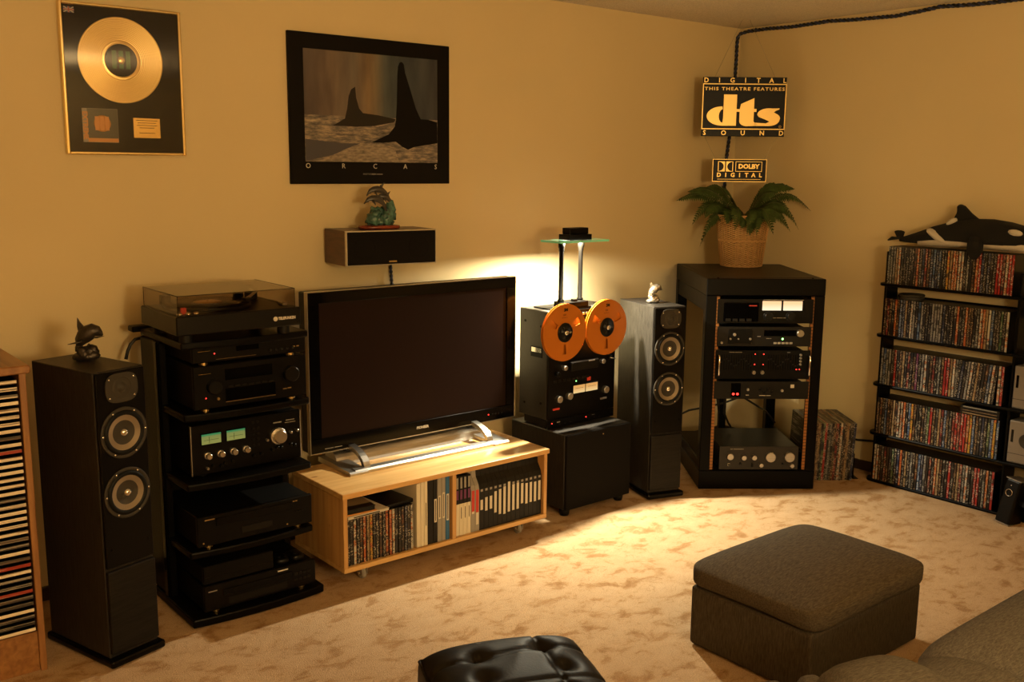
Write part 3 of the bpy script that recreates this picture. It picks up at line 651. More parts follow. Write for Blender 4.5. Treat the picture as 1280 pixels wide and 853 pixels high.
# ================================================================== CENTRE SPEAKER + DOLPHINS
cs = thing('centre_speaker','wood-sided centre speaker with black grille, mounted on the wall above the television','speaker',(-2.588,-.262,1.215),R(-7))
for x0,x1 in ((-.210,-.204),(.204,.210)): S().box(x0,x1,.004,.225,0,.146,.002).o('side_panel','rosewood',cs)
S().box(-.2045,.2045,.010,.222,0,.146,.002).o('cabinet','rosewood',cs)
s = S(); s.box(-.210,.210,-.006,.010,.1405,.1465,.001); s.box(-.210,.210,-.006,.010,-.0005,.0045,.001); s.box(-.210,-.204,-.006,.010,.0045,.1405,.001); s.box(.204,.210,-.006,.010,.0045,.1405,.001)
s.o('front_trim','silver',cs)
S().box(-.204,.204,-.009,.010,.0045,.1405,.003).o('grille','grille',cs)
for x in (-.125,.125): S().lathe([(.052,.0),(.050,.0012),(.043,.0012),(.041,.0)],(x,-.0088,.072),'y-',28).o('driver_ring','grille',cs)
S().box(-.018,.018,-.0102,-.009,.012,.018).o('badge','brass_dull',cs)
S().box(-.05,.05,.205,.252,.03,.11,.003).o('wall_bracket','black_paint',cs)
# twisted lead below
def twist(name, pts, r, parent, turns_per_m=26):
    pts = [Vector(p) for p in pts]; den = []
    for a,b in zip(pts,pts[1:]):
        n = max(2,int((b-a).length/.008)); den += [a.lerp(b,i/n) for i in range(n)]
    den.append(pts[-1])
    for k_,m in ((0,'cable_navy'),(1,'cable_black')):
        out = []; L_ = 0
        for i,p in enumerate(den):
            if i: L_ += (p-den[i-1]).length
            t = (den[min(i+1,len(den)-1)]-den[max(i-1,0)]).normalized(); ref = Vector((.3,.2,1)) if abs(t.z)<.8 else Vector((1,-.5,0))
            a = t.cross(ref).normalized(); b = t.cross(a); an = L_*turns_per_m*2*math.pi+k_*math.pi
            out.append(p+(a*math.cos(an)+b*math.sin(an))*r*.85)
        S().tube(out,r,6).o(name,m,parent)
ct = thing('centre_speaker_cable','twisted blue and black cable hanging below the centre speaker','cable',(0,0,0))
twist('strand',[(-2.455,-.035,1.24),(-2.443,-.022,1.18),(-2.436,-.020,1.09),(-2.430,-.022,.95),(-2.43,-.03,.5),(-2.43,-.03,.02)],.0048,ct)
# dolphins
dl = thing('dolphin_sculpture','sculpture of three leaping dolphins over a teal wave, on the centre speaker','sculpture',(-2.600,-.170,1.3615),R(-4))
S().pillow((.008,0,.0085),(.094,.055,.0085),.35,.8,8,40).o('wooden_base','cherry',dl)
s = S(); rnd = random.Random(5)
for i in range(26):
    x = .012+rnd.uniform(-.045,.062); z = .022+rnd.random()*(.055+.6*max(0,x-.03)); s.ell((x,rnd.uniform(-.02,.02),z),(.022+.01*rnd.random(),.020,.014+.010*rnd.random()),(rnd.random(),rnd.random()*3,0),1)
s.tube([(.02,0,.02),(.045,0,.05),(.062,0,.085),(.060,0,.115),(.045,0,.125)],[.034,.032,.026,.016,.006],10); s.tube([(-.03,0,.02),(-.02,.0,.05),(-.005,0,.078),(-.03,0,.092)],[.03,.027,.018,.006],10)
s.o('wave','wave_teal',dl)
def dolphin(pts, r, y, nmx):
    P_ = [(x,y,z) for x,z in pts]; n = len(P_)
    rr = [r*f for f in (.14,.30,.62,.92,1.0,.95,.78,.52,.28,.12)]
    # resample path
    q = []
    for i in range(10):
        u_ = i/9*(n-1); k_ = min(int(u_),n-2); q.append(Vector(P_[k_]).lerp(Vector(P_[k_+1]),u_-k_))
    b_ = S().tube(q,rr,12).o('dolphin','dolphin_skin',dl)
    S().tube([v-Vector((0,.0,r*.42)) for v in q[2:7]],[x*.72 for x in rr[2:7]],10).o('belly','dolphin_belly',b_)
    m_ = q[5]; S().prism([(0,0),(.016,.002),(.026,.022),(.008,.012)],(m_.x-.010,m_.y+.002,m_.z+r*.7),(1,0,0),(0,0,1),.004).o('dorsal_fin','dolphin_skin',b_)
    f_ = q[3]; S().tube([(f_.x,f_.y-r*.6,f_.z-r*.4),(f_.x+.006,f_.y-r*1.4,f_.z-r*1.5)],[.006,.002],6).o('flipper','dolphin_skin',b_)
    e_ = q[9]; S().tube([(e_.x-.002,e_.y-.016,e_.z),(e_.x,e_.y,e_.z),(e_.x+.004,e_.y+.016,e_.z)],[.002,.005,.002],6).o('fluke','dolphin_skin',b_)
dolphin([(-.044,.140),(-.030,.158),(0,.168),(.032,.160),(.058,.135),(.078,.100)],.0165,.012,0)
dolphin([(-.072,.108),(-.055,.124),(-.025,.130),(.005,.118),(.028,.092),(.040,.062)],.0165,-.018,1)
dolphin([(-.005,.130),(.015,.138),(.040,.133),(.062,.112),(.080,.082)],.0135,-.004,2)

# ================================================================== TV CABINET
TX0,TX1,TYF,TYB,TZ0,TZ1 = -3.046,-2.003,-.615,-.205,.062,.386
tc_ = thing('tv_cabinet','low pine TV cabinet on casters, holding rows of discs and tapes','cabinet',((TX0+TX1)/2,TYF,0))
hw = (TX1-TX0)/2; dp_ = TYB-TYF
S().box(-hw-.006,hw+.006,-.008,dp_,TZ1-.022,TZ1,.003,2).o('top_panel','pine',tc_)
S().box(-hw,hw,0,dp_,TZ0,TZ0+.020,.002).o('bottom_panel','pine',tc_)
for x0,x1 in ((-hw,-hw+.019),(hw-.019,hw)): S().box(x0,x1,0,dp_,TZ0+.020,TZ1-.022,.002).o('side_panel','pine_side',tc_)
DV = -2.517-(TX0+TX1)/2
S().box(DV-.010,DV+.010,.002,dp_,TZ0+.020,TZ1-.022,.001).o('divider','pine_side',tc_)
S().box(-hw+.019,hw-.019,dp_-.008,dp_,TZ0+.020,TZ1-.022).o('back_panel','pine_side',tc_)
for cx_ in (-hw+.11,hw-.125):
    for cy_ in (.045,dp_-.06):
        k_ = S().box(cx_-.022,cx_+.022,cy_-.02,cy_+.02,TZ0-.004,TZ0).box(cx_-.014,cx_-.011,cy_-.012,cy_+.026,.022,TZ0-.004).box(cx_+.011,cx_+.014,cy_-.012,cy_+.026,.022,TZ0-.004).o('caster','silver',tc_)
        S().lathe([(0,-.009),(.017,-.009),(.024,-.007),(.025,0),(.024,.007),(.017,.009),(0,.009)],(cx_,cy_+.010,.0255),'x',24).o('wheel','grey_card',k_)
        S().cyl((cx_-.016,cy_+.010,.0255),.006,.032,'x',10).o('axle','chrome',k_)

# ------------------------------------------------------------------ discs and boxes inside the cabinet
def case_mesh(h=.190, d=.135):
    key = ('case',h,d)
    if key not in LIB:
        ob = S().box(-.5,.5,0,d,0,h).o('dvd_case','case_black'); me = ob.data; bpy.data.objects.remove(ob)
        # chamfer only the tall edges: an octagonal outline keeps a case cheap
        bm = bmesh.new(); P_ = [(-.5,.003),(-.37,0),(.37,0),(.5,.003),(.5,d),(-.5,d)]
        a = [bm.verts.new((x,y,0)) for x,y in P_]; b = [bm.verts.new((x,y,h)) for x,y in P_]
        bm.faces.new(a[::-1]); bm.faces.new(b)
        for i in range(6):
            f = bm.faces.new([a[i],a[(i+1)%6],b[(i+1)%6],b[i]]); f.material_index = 1 if i==1 else 0
        bmesh.ops.recalc_face_normals(bm,faces=bm.faces); bm.to_mesh(me); bm.free(); me.materials.append(MATS['spine_k']); LIB[key] = me
    return LIB[key]
def case(loc, wd, code, label, group, rot=(0,0,0), h=.190, d=.135, cat='DVD'):
    ob = bpy.data.objects.new('dvd_case', case_mesh(h,d)); C.objects.link(ob)
    ob.location = loc; ob.scale = (wd,1,1); ob.rotation_euler = rot
    ob.material_slots[1].link = 'OBJECT'; ob.material_slots[1].material = MATS['spine_'+code]
    return tag(ob,label,cat,group)
FLOOR = TZ0+.0205
codes = 'kkwkdotykkdkoowkkdnkw'
x = -3.024; wds = [.0148 if c not in 'tw' else .0150 for c in codes]
for i,c in enumerate(codes):
    wd = wds[i]
    case((x+wd/2,-.600+random.random()*.004,FLOOR), wd*.97, c, f'DVD with a {SP[c][0]} spine, {ordn(i+1)} from left inside the TV cabinet','DVDs inside the TV cabinet'); x += wd
XE = x
# things lying flat on the DVDs
bk = thing('magazine','white magazine with printed spine, lying flat on the DVDs in the cabinet','magazine',(-2.925,-.603,FLOOR+.1905),R(2))
S().box(-.095,.095,0,.20,0,.009,.001).o('page_block','paper_white',bk); S().box(-.096,.096,-.001,.20,.009,.011,.0005).o('cover','label_white',bk)
S().box(-.07,.05,-.0014,-.0008,.003,.007).o('spine_lettering','black_card',bk)
bk = thing('picture_book','dark book with an orange edge, lying on the white magazine in the cabinet','book',(-2.955,-.600,FLOOR+.202),R(-3))
S().box(-.066,.066,0,.18,.0,.005,.001).o('orange_cover','sleeve_orange',bk); S().box(-.063,.060,.004,.18,.005,.022,.002).o('page_block','black_card',bk); S().box(-.064,.062,.002,.18,.022,.025,.001).o('cover','spine_d',bk)
ob = S().box(-.0675,.0675,0,.19,0,.0145,.001).o('dvd_case','case_black',None,(-2.765,-.580,FLOOR+.1905),R(4)); tag(ob,'black DVD case lying flat on top of the upright DVDs in the cabinet','DVD')
# binders
def binder(x0,x1,h,m,label,grp,label_z=None,lab='label_white',d=.24,y=-.602,name='binder'):
    t = thing(name,label,'binder',((x0+x1)/2,y,FLOOR),0,grp); w_ = (x1-x0)/2-.0006
    S().box(-w_,w_,0,d,0,h,.0015).o('cover',m,t)
    if label_z: S().box(-w_*.62,w_*.62,-.0008,.001,label_z[0],label_z[1]).o('spine_label',lab,t); S().box(-w_*.18,w_*.18,-.0011,-.0007,label_z[0]+.006,label_z[1]-.006).o('handwriting','black_card',t)
    return t
bx = -2.700
for i,(wd,l) in enumerate(((.020,'cream box file next to the DVDs in the cabinet'),(.017,'narrow cream box file in the middle of the three'),(.018,'cream box file with handwriting, beside the black binder'))):
    binder(bx,bx+wd,.272+.003*i,'cream_card',l,'cream box files',(.08,.19) if i==2 else None,'cream_card'); bx += wd
for wd,m,l,lz in ((.028,'black_card','thick black binder without label, beside the cream box files',None),(.021,'black_card','black binder with a white spine label in the TV cabinet',(.09,.19)),(.021,'grey_card','grey binder with pale label, next to the black binder',(.10,.20)),(.020,'grey_card','grey binder with pale label, next to the blue binder',(.10,.21)),(.021,'blue_card','blue binder with white label, against the cabinet divider',(.085,.20))):
    binder(bx,bx+wd,.282 if 'card' in m else .27,m,l,None,lz); bx += wd
# tape boxes in the right half
x = -2.503
def tape_box(x0,wd,label,grp,kind,i):
    t = thing('tape_box',label,'tape box',(x0+wd/2,-.600,FLOOR),0,grp); w_ = wd/2-.0007; h = .268
    if kind=='cream':
        S().box(-w_,w_,0,.20,0,.140,.001).o('sleeve','cream_card',t); S().box(-w_,w_,.001,.20,.140,.262,.001).o('box_top','black_card',t)
        S().box(-w_*.6,w_*.6,-.0004,.002,.160,.200).o('purple_band','purple_print',t); S().box(-w_*.5,w_*.5,-.0004,.002,.208,.255).o('title_label','grey_card',t)
        if i: S().box(-w_*.15,w_*.15,-.0006,.0004,.075,.125).o('handwriting','black_card',t)
        return
    m = 'grey_card' if kind=='grey' else 'black_card'
    # outline with the scooped upper front corner of a tape slipcase
    P_ = [(0,0),(0,.185),(.006,.205),(.026,.235),(.030,.268),(.20,.268),(.20,0)]
    S().prism([(a,b) for a,b in P_],(-w_,0,0),(0,1,0),(0,0,1),2*w_).o('slipcase',m,t)
    if kind=='grey':
        S().box(-w_*.7,w_*.7,-.0005,.001,.085,.185).o('red_label','red_print',t); S().box(-w_*.6,w_*.6,-.0008,.001,.082 if i==0 else .030,.092 if i==0 else .083).o('white_label','label_white',t)
    else:
        z0,z1 = ((.090,.135),(.082,.142),(.085,.143),(.062,.158),(.05,.163),(.045,.170),(.05,.187),(.052,.170),(.052,.172),(.072,.165),(.066,.160),(.068,.160),(.066,.157),(.068,.158))[i]
        S().box(-w_*.55,w_*.55,-.0006,.001,z0,z1).o('spine_label','label_white',t); S().box(-w_*.5,w_*.5,-.0004,.001,.172,.182).o('small_label','grey_card',t)
for i in range(4): tape_box(x,.0205,f'tape box with cream sleeve and purple band, {ordn(i+1)} right of the cabinet divider','cream-sleeved tape boxes','cream',i); x += .0205
for i in range(2): tape_box(x,.0225,['grey tape box with red label, next to the cream sleeves','grey tape box with red label, next to the black tape boxes'][i],'grey tape boxes','grey',i); x += .0225
wb = (-2.024-x)/14
for i in range(14): tape_box(x,wb,f'black tape slipcase with white spine label, {ordn(14-i)} from the right end of the cabinet','black tape slipcases','black',i); x += wb

# ================================================================== TELEVISION
tv = thing('television','large flat plasma television with black bezel on a silver stand','television',(-2.465,-.285,TZ1))
TB, TT, TWH = .455-TZ1, 1.128-TZ1, .541
S().box(-TWH+.002,TWH-.002,.012,.075,TB+.003,TT-.003,.006,2).o('rear_housing','black_plastic',tv)
s = S(); q = .004
s.box(-TWH,TWH,-.002,.022,TB,TB+q,.001); s.box(-TWH,TWH,-.002,.022,TT-q,TT,.001); s.box(-TWH,-TWH+q,-.002,.022,TB+q,TT-q,.001); s.box(TWH-q,TWH,-.002,.022,TB+q,TT-q,.001); s.o('edge_trim','silver',tv)
bz = .050
s = S(); a_ = TWH-q
s.box(-a_,a_,-.003,.02,TB+q,TB+.064,.002); s.box(-a_,a_,-.003,.02,TT-bz,TT-q,.002); s.box(-a_,-a_+bz,-.003,.02,TB+.064,TT-bz,.002); s.box(a_-bz,a_,-.003,.02,TB+.064,TT-bz,.002)
bo = s.o('bezel','black_gloss',tv)
S().box(-a_+bz-.001,a_-bz+.001,.004,.018,TB+.062,TT-bz+.002).o('screen','tv_screen',tv)
S().text('PIONEER',.016,(.01,-.0035,TB+.034),bold=.0005).o('lettering','white_print',bo); S().box(-.475,-.435,-.0034,-.002,TB+.0165,TB+.0195).box(-.43,-.395,-.0034,-.002,TB+.0165,TB+.0195).o('small_print','grey_print',bo)
S().lathe([(0,0),(.003,0),(.002,.0012),(0,.0014)],(.38,-.003,TB+.034),'y-',10).o('standby_light','led_red',bo)
for i in range(4): S().lathe([(0,0),(.004,0),(.003,.0012),(0,.0014)],(.405+i*.018,-.003,TB+.033),'y-',10).o('button','face_charcoal',bo)
# stand: two long rails, two sloped feet, two curved arms
st_ = S()
sx0,sx1 = -.415,.355
fr_ = S().prism([(-.150,0),(-.150,.010),(-.142,.017),(-.115,.020),(-.108,.012),(-.108,0)],(sx0,0,.0005),(0,1,0),(0,0,1),sx1-sx0).o('front_rail','brushed_silver',tv)
S().prism([(.0,0),(.015,.030),(.045,.055),(.080,.058),(.105,.04),(.112,0)],(sx0,0,.0005),(0,1,0),(0,0,1),sx1-sx0).o('rear_rail','brushed_silver',tv)
for x0,x1 in ((sx0-.03,sx0+.055),(sx1-.055,sx1+.03)):
    S().prism([(-.155,0),(-.155,.008),(-.145,.014),(.05,.022),(.115,.022),(.118,0)],(x0,0,.0005),(0,1,0),(0,0,1),x1-x0).o('foot','brushed_silver',tv)
for xa in (sx0+.05,sx1-.075):
    P_ = []; Q_ = []
    for i in range(11):
        a = math.pi*.5*i/10; P_.append((-.128+.155*(1-math.cos(a)), .012+.072*math.sin(a))); Q_.append((-.108+.135*(1-math.cos(a)), .010+.056*math.sin(a)))
    S().prism(P_+Q_[::-1],(xa,0,.004),(0,1,0),(0,0,1),.030).o('stand_arm','silver',tv)
for xa in (sx0+.05,sx1-.075): S().box(xa,xa+.030,.024,.070,.05,TB+.08,.003).o('stand_post','black_plastic',tv)

# ================================================================== SUBWOOFER
sb = thing('subwoofer','black cube subwoofer on short feet, under the reel-to-reel deck','subwoofer',(-1.6165,-.553,0))
S().box(-.2125,.2125,.016,.406,.036,.401,.003).o('cabinet','black_ash',sb)
S().box(-.2125,.2125,-.002,.015,.037,.400,.004,2).o('front_grille','grille',sb)
for fx in (-.18,.18):
    for fy in (.045,.365): S().lathe([(0,0),(.020,0),(.024,.012),(.026,.036),(0,.036)],(fx,fy,0),'z',20).o('foot','rubber',sb)
S().lathe([(0,0),(.0035,0),(.003,.002),(0,.002)],(.02,-.0025,.375),'y-',10).o('badge','brass_dull',sb)

# ================================================================== REEL DECK
DX, DYF, DZ = -1.6095, -.415, .4015
un = thing('noise_reduction_unit','slim black rack unit with red lights, between the subwoofer and the tape deck','audio unit',(DX,DYF,DZ))
S().box(-.205,.205,.01,.19,.004,.043,.001).o('case','face_charcoal',un); S().box(-.221,.221,0,.012,.003,.044,.001).o('front_panel','face_black',un)
for fx in (-.17,.17):
    for fy in (.03,.16): S().cyl((fx,fy,0),.010,.004,'z',12).o('foot','rubber',un)
for x in (-.192,.03): S().lathe([(0,0),(.0028,0),(.002,.002),(0,.002)],(x,-.0005,.026),'y-',8).o('indicator_light','led_red',un)
for i in range(6): S().box(-.15+i*.035+(.09 if i>2 else 0),-.138+i*.035+(.09 if i>2 else 0),-.003,0,.012,.018,.0005).o('push_button','face_charcoal',un)
printed(un,[((3,),.012,-.15,.028),((4,1,),.006,.08,.030)])
dk = thing('reel_to_reel_deck','large black reel-to-reel tape deck with lit meters, standing on the subwoofer','tape deck',(DX,DYF,DZ+.0445))
DH = .966-DZ-.0445
S().box(-.2205,.2205,.010,.212,0,DH,.003).o('case','deck_side',dk)
S().box(-.2195,.2195,-.002,.012,.001,DH-.002,.002).o('front_panel','face_black',dk)
S().box(-.2225,-.2202,.045,.125,.295,.345).box(-.2226,-.2200,.048,.122,.298,.310).o('handle_recess','black_matte',dk)
S().box(-.2229,-.2222,.050,.120,.318,.340).o('handle_strap','chrome',dk)
for y_,z_ in ((.055,.445),(.05,.075),(.17,.06),(.17,.46)): S().cyl((-.2203,y_,z_),.006,.0025,'x-',12).o('screw','black_matte',dk)
for a,b in ((-.062,.014),(.020,.098)):
    S().box(a-.003,b+.003,-.006,0,.108,.152,.001).o('meter_bezel','black_gloss',dk); mo = S().box(a,b,-.0072,-.0058,.111,.149).o('meter','meter_deck',dk)
    S().box(a+.012,b-.012,-.0078,-.0072,.134,.1352).o('meter_scale','black_plastic',mo)
for x,z,r in ((-.160,.098,.017),(-.094,.105,.017),(.148,.105,.017)): knob(x,z,r,.022,dk,'brushed_silver',-.002)
s = S()
for i in range(8): s.box(-.19+i*.030,-.170+i*.030,-.006,0,.178,.190,.0008)
s.o('transport_button_row','face_charcoal',dk)
S().box(.030,.052,-.006,0,.163,.181,.001).o('record_button','button_red',dk); S().box(-.190,-.148,-.006,0,.045,.054,.001).o('power_button','button_red',dk); S().box(.122,.165,-.006,0,.055,.064,.001).o('phones_plate','brushed_silver',dk)
S().lathe([(0,0),(.003,0),(.002,.002),(0,.002)],(-.042,-.002,.170),'y-',8).o('status_light','led_green',dk); S().lathe([(0,0),(.003,0),(.002,.002),(0,.002)],(-.005,-.002,.345),'y-',8).o('tape_light','led_red',dk)
S().box(-.09,.09,-.022,0,.225,.270,.004).o('head_cover','face_charcoal',dk)
S().box(.02,.06,-.024,-.021,.262,.268,.001).o('head_cover_trim','brushed_silver',dk)
for x,z in ((-.125,.245),(.125,.25),(-.17,.22),(.17,.265)): S().cyl((x,-.002,z),.012,.02,'y-',14,0,.002).o('tape_guide','brushed_silver' if abs(x)<.15 else 'black_plastic',dk)
S().tube([(.165,-.02,.265),(.205,-.02,.255)],.003,6).o('tension_arm','silver',dk)
printed(dk,[((6,),.010,.10,.20),((5,),.006,-.16,.126),((6,),.006,.148,.130),((4,),.006,-.10,.126)])
s = S()
for i in range(5): s.box(-.03+i*.02,-.018+i*.02,-.006,0,DH-.03,DH-.018,.0008)
s.o('counter_window','silver',dk)
S().box(-.18,.06,.03,.16,DH,DH+.006,.002).o('top_vent','black_matte',dk)
# reels
RZ = .871-DZ-.0445
def flange(s, r0, r1, y0, th, windows, n=90):
    rs = [r0,.045,.058,.072,.088,.104,.118,r1-.003,r1]
    def inwin(k,i):
        if not (2<=k<=4): return False
        a = 360*(i+.5)/n
        for c,wd in windows:
            dd = (a-c+180)%360-180
            if abs(dd) < wd*(.75 if k==2 else .9 if k==3 else 1.0): return True
        return False
    V = [[[s.bm.verts.new((r*math.cos(2*math.pi*i/n), y, r*math.sin(2*math.pi*i/n))) for i in range(n)] for r in rs] for y in (y0,y0-th)]
    cells = [[not inwin(k,i) for i in range(n)] for k in range(len(rs)-1)]
    for k in range(len(rs)-1):
        for i in range(n):
            if not cells[k][i]: continue
            j = (i+1)%n
            s.bm.faces.new([V[0][k][i],V[0][k][j],V[0][k+1][j],V[0][k+1][i]]); s.bm.faces.new([V[1][k][i],V[1][k+1][i],V[1][k+1][j],V[1][k][j]])
            if k==0 or not cells[k-1][i]: s.bm.faces.new([V[0][k][i],V[1][k][i],V[1][k][j],V[0][k][j]])
            if k==len(rs)-2 or not cells[k+1][i]: s.bm.faces.new([V[0][k+1][i],V[0][k+1][j],V[1][k+1][j],V[1][k+1][i]])
            if not cells[k][(i-1)%n]: s.bm.faces.new([V[0][k][i],V[0][k+1][i],V[1][k+1][i],V[1][k][i]])
            if not cells[k][j]: s.bm.faces.new([V[0][k][j],V[1][k][j],V[1][k+1][j],V[0][k+1][j]])
    return s
for x,l,ps in ((-1.776,'orange tape reel on the left spindle of the reel-to-reel deck',.052),(-1.503,'orange tape reel on the right spindle of the reel-to-reel deck',.052)):
    t = thing('tape_reel',l,'tape reel',(x,DYF-.050,.871),0,'orange tape reels')
    wins = ((30,11),(150,11),(270,6))
    flange(S(),.030,.135,0,.0022,wins).o('front_flange','reel_orange',t)
    flange(S(),.030,.135,.014,.0022,()).o('rear_flange','reel_orange',t)
    S().lathe([(.040,-.0005),(.040,-.0110),(ps,-.0110),(ps,-.0005)],(0,0,0),'y-',48).o('tape_pack','reel_orange',t)
    hb = S().lathe([(0,-.046),(.030,-.046),(.038,-.0135),(.044,-.012),(.044,.001),(.046,.0022),(.046,.006),(.040,.0075),(.020,.0075),(.019,.012),(0,.012)],(0,0,0),'y-',36).o('hub','black_plastic',t)
    S().lathe([(.011,.011),(.011,.018),(.004,.019),(0,.016)],(0,0,0),'y-',18).o('spindle','chrome',hb)
    for i in range(3):
        a = R(90+120*i); S().box(-.003,.003,-.012,-.007,.014,.032,mtx=Matrix.Rotation(a,4,'Y')).o('hub_rib','chrome' if i==0 else 'ring_grey',hb)
    S().text('3M',.020,(.004,-.0024,.106),th=.0004,bold=.001).text('250',.012,(-.004,-.0024,.083),th=.0004).box(-.022,.014,-.0026,-.002,.0695,.0708).o('lettering','black_card',t)

# ================================================================== DESK LAMP on the deck
lp = thing('desk_lamp','black twin-column lamp with a glass shelf shade, lit on top of the tape deck','lamp',(-1.652,-.392,.9665))
S().box(-.078,.078,-.020,.060,.0065,.034,.003).o('base','black_paint',lp)
S().box(-.098,.098,-.020,.050,0,.0065,.002).o('base_plate','black_paint',lp)
S().box(-.012,.012,-.012,.012,.034,.046,.002).o('dimmer_switch','black_plastic',lp)
for x in (-.062,.062):
    S().lathe([(0,.034),(.016,.034),(.016,.042),(.0115,.046),(.0105,.27),(.013,.275),(.013,.285),(.016,.292),(.016,.318),(0,.318)],(x,.027,0),'z',24).o('column','black_paint',lp)
gz = .318
gl = S().box(-.152,.152,-.068,.068,gz,gz+.009).o('glass_shelf','lamp_glass',lp)
S().box(-.1545,-.152,-.068,.068,gz,gz+.009).box(.152,.1545,-.068,.068,gz,gz+.009).box(-.1545,.1545,-.0705,-.068,gz,gz+.009).box(-.1545,.1545,.068,.0705,gz,gz+.009).o('glass_edge','glass_edge',gl)
# housing: an open-bottomed lid around the bulb
s = S(); z0 = gz+.0095; wx,wy,zt = .072,.036,.026
s.box(-wx,wx,-wy,-wy+.003,z0,z0+zt); s.box(-wx,wx,wy-.003,wy,z0,z0+zt); s.box(-wx,-wx+.003,-wy+.003,wy-.003,z0,z0+zt); s.box(wx-.003,wx,-wy+.003,wy-.003,z0,z0+zt); s.box(-wx+.003,wx-.003,-wy+.003,wy-.003,z0+zt-.003,z0+zt)
s.box(-.060,.060,-.028,.028,z0+zt,z0+zt+.030,.003); s.o('lamp_housing','black_paint',lp)
S().tube([(-.04,0,z0+.020),(.04,0,z0+.020)],.002,8).o('halogen_tube','bulb',lp)
ld_ = bpy.data.lights.new('desk_lamp_light','AREA'); ld_.shape = 'RECTANGLE'; ld_.size = .06; ld_.size_y = .028; ld_.energy = 77; ld_.spread = R(164); ld_.color = (1,.86,.64)
lo = bpy.data.objects.new('desk_lamp_light',ld_); C.objects.link(lo); lo.location = (-1.652,-.392,.9665+gz+.0095+.0125)

# ================================================================== EQUIPMENT RACK (corner)
RA = math.atan2(-.367,.473); RL = (-.989,-.647,0); RW, RD, RH = .598, .795, 1.091
rk = thing('equipment_rack','tall black 19-inch equipment rack set across the room corner','equipment rack',RL,RA)
def part_rk(name, m, *b, bev=.003): return S().box(*b,bev).o(name,m,rk)
part_rk('base','black_paint',0,RW,0,RD,.0,.098)
part_rk('top_panel','black_paint',0,RW,0,RD,RH-.085,RH)
S().box(.035,RW-.035,.05,RD-.04,RH,RH+.0015).o('top_inset','face_charcoal',rk)
for x in (.06,RW-.06): S().lathe([(0,0),(.006,0),(.004,.004),(0,.005)],(x,.025,RH),'z',10).o('top_bolt','black_gloss',rk)
for x0,x1 in ((0,.054),(RW-.054,RW)):
    part_rk('front_post','black_paint',x0,x1,0,.06,.098,RH-.085); part_rk('rear_post','black_paint',x0,x1,RD-.06,RD,.098,RH-.085)
for x0,x1 in ((.003,.020),(RW-.020,RW-.003)):
    part_rk('side_rail','black_paint',x0,x1,.06,RD-.06,.098,.15); part_rk('side_rail','black_paint',x0,x1,.06,RD-.06,RH-.17,RH-.085)
for x0,x1 in ((.053,.068),(RW-.068,RW-.053)): S().box(x0,x1,.001,.005,.105,RH-.09).o('mounting_rail','rack_rail',rk)
S().box(.27,.31,RD-.055,RD-.02,.098,RH-.085).o('rear_upright','black_paint',rk)
def gear(name,label,cat,z0,z1,x0=.058,x1=.540,d=.30,y=-.006,m='face_black',wide=True):
    t = thing(name,label,cat,(RL[0]+x0*math.cos(RA)-y*math.sin(RA), RL[1]+x0*math.sin(RA)+y*math.cos(RA), z0),RA); w_ = x1-x0; h = z1-z0
    S().box(.0,w_,0,.006,0,h,.001).o('front_panel',m,t); S().box(.03,w_-.03,.006,d,.004,h-.004,.001).o('case','black_matte',t)
    return t
# cassette deck with lit meters
g = gear('cassette_deck','cassette deck with two bright white meters, topmost in the equipment rack','cassette deck',.868,.990)
for a,b in ((.223,.318),(.328,.424)):
    mo = S().box(a,b,-.004,-.001,.066,.113,.0008).o('meter','meter_warm',g)
S().box(.03,.205,-.006,0,.008,.105,.004).o('cassette_door','black_gloss',g); S().box(.155,.195,-.0066,-.0055,.087,.092).o('red_print','red_print',g)
for x in (.255,.368): knob(x,.036,.020,.018,g,'black_plastic',base='face_charcoal',name='level_knob')
S().box(.225,.43,-.0012,0,.118,.1195).o('top_trim','brushed_silver',g)
for i in range(4): S().box(.04+i*.035,.066+i*.035,-.009,-.005,.010,.024,.0008).o('piano_key','face_charcoal',g)
printed(g,[((6,8,4,),.007,.31,.028)])
# second deck
g = gear('stereo_tuner_deck','brownish black deck with a green light and key row, second in equipment rack','cassette deck',.751,.850,.062,.536,m='face_charcoal')
S().box(.055,.175,-.004,0,.012,.085,.002).o('tape_door','face_black',g)
for x,z,r in ((.085,.06,.008),(.065,.038,.005),(.105,.038,.004),(.165,.038,.006),(.022,.018,.006)): knob(x,z,r,.010,g,name='button_knob',n=12)
knob(.415,.068,.018,.02,g,name='level_knob')
S().box(.235,.40,-.002,0,.052,.082,.001).o('display_window','black_gloss',g)
S().lathe([(0,0),(.0055,0),(.004,.003),(0,.003)],(.330,-.0015,.038),'y-',10).o('status_light','led_green',g)
for i in range(5): S().box(.285+i*.020,.300+i*.020,-.005,0,.012,.022,.0008).o('key','brushed_silver',g)
printed(g,[((4,),.008,.21,.05),((5,2,),.006,.26,.04)]) 
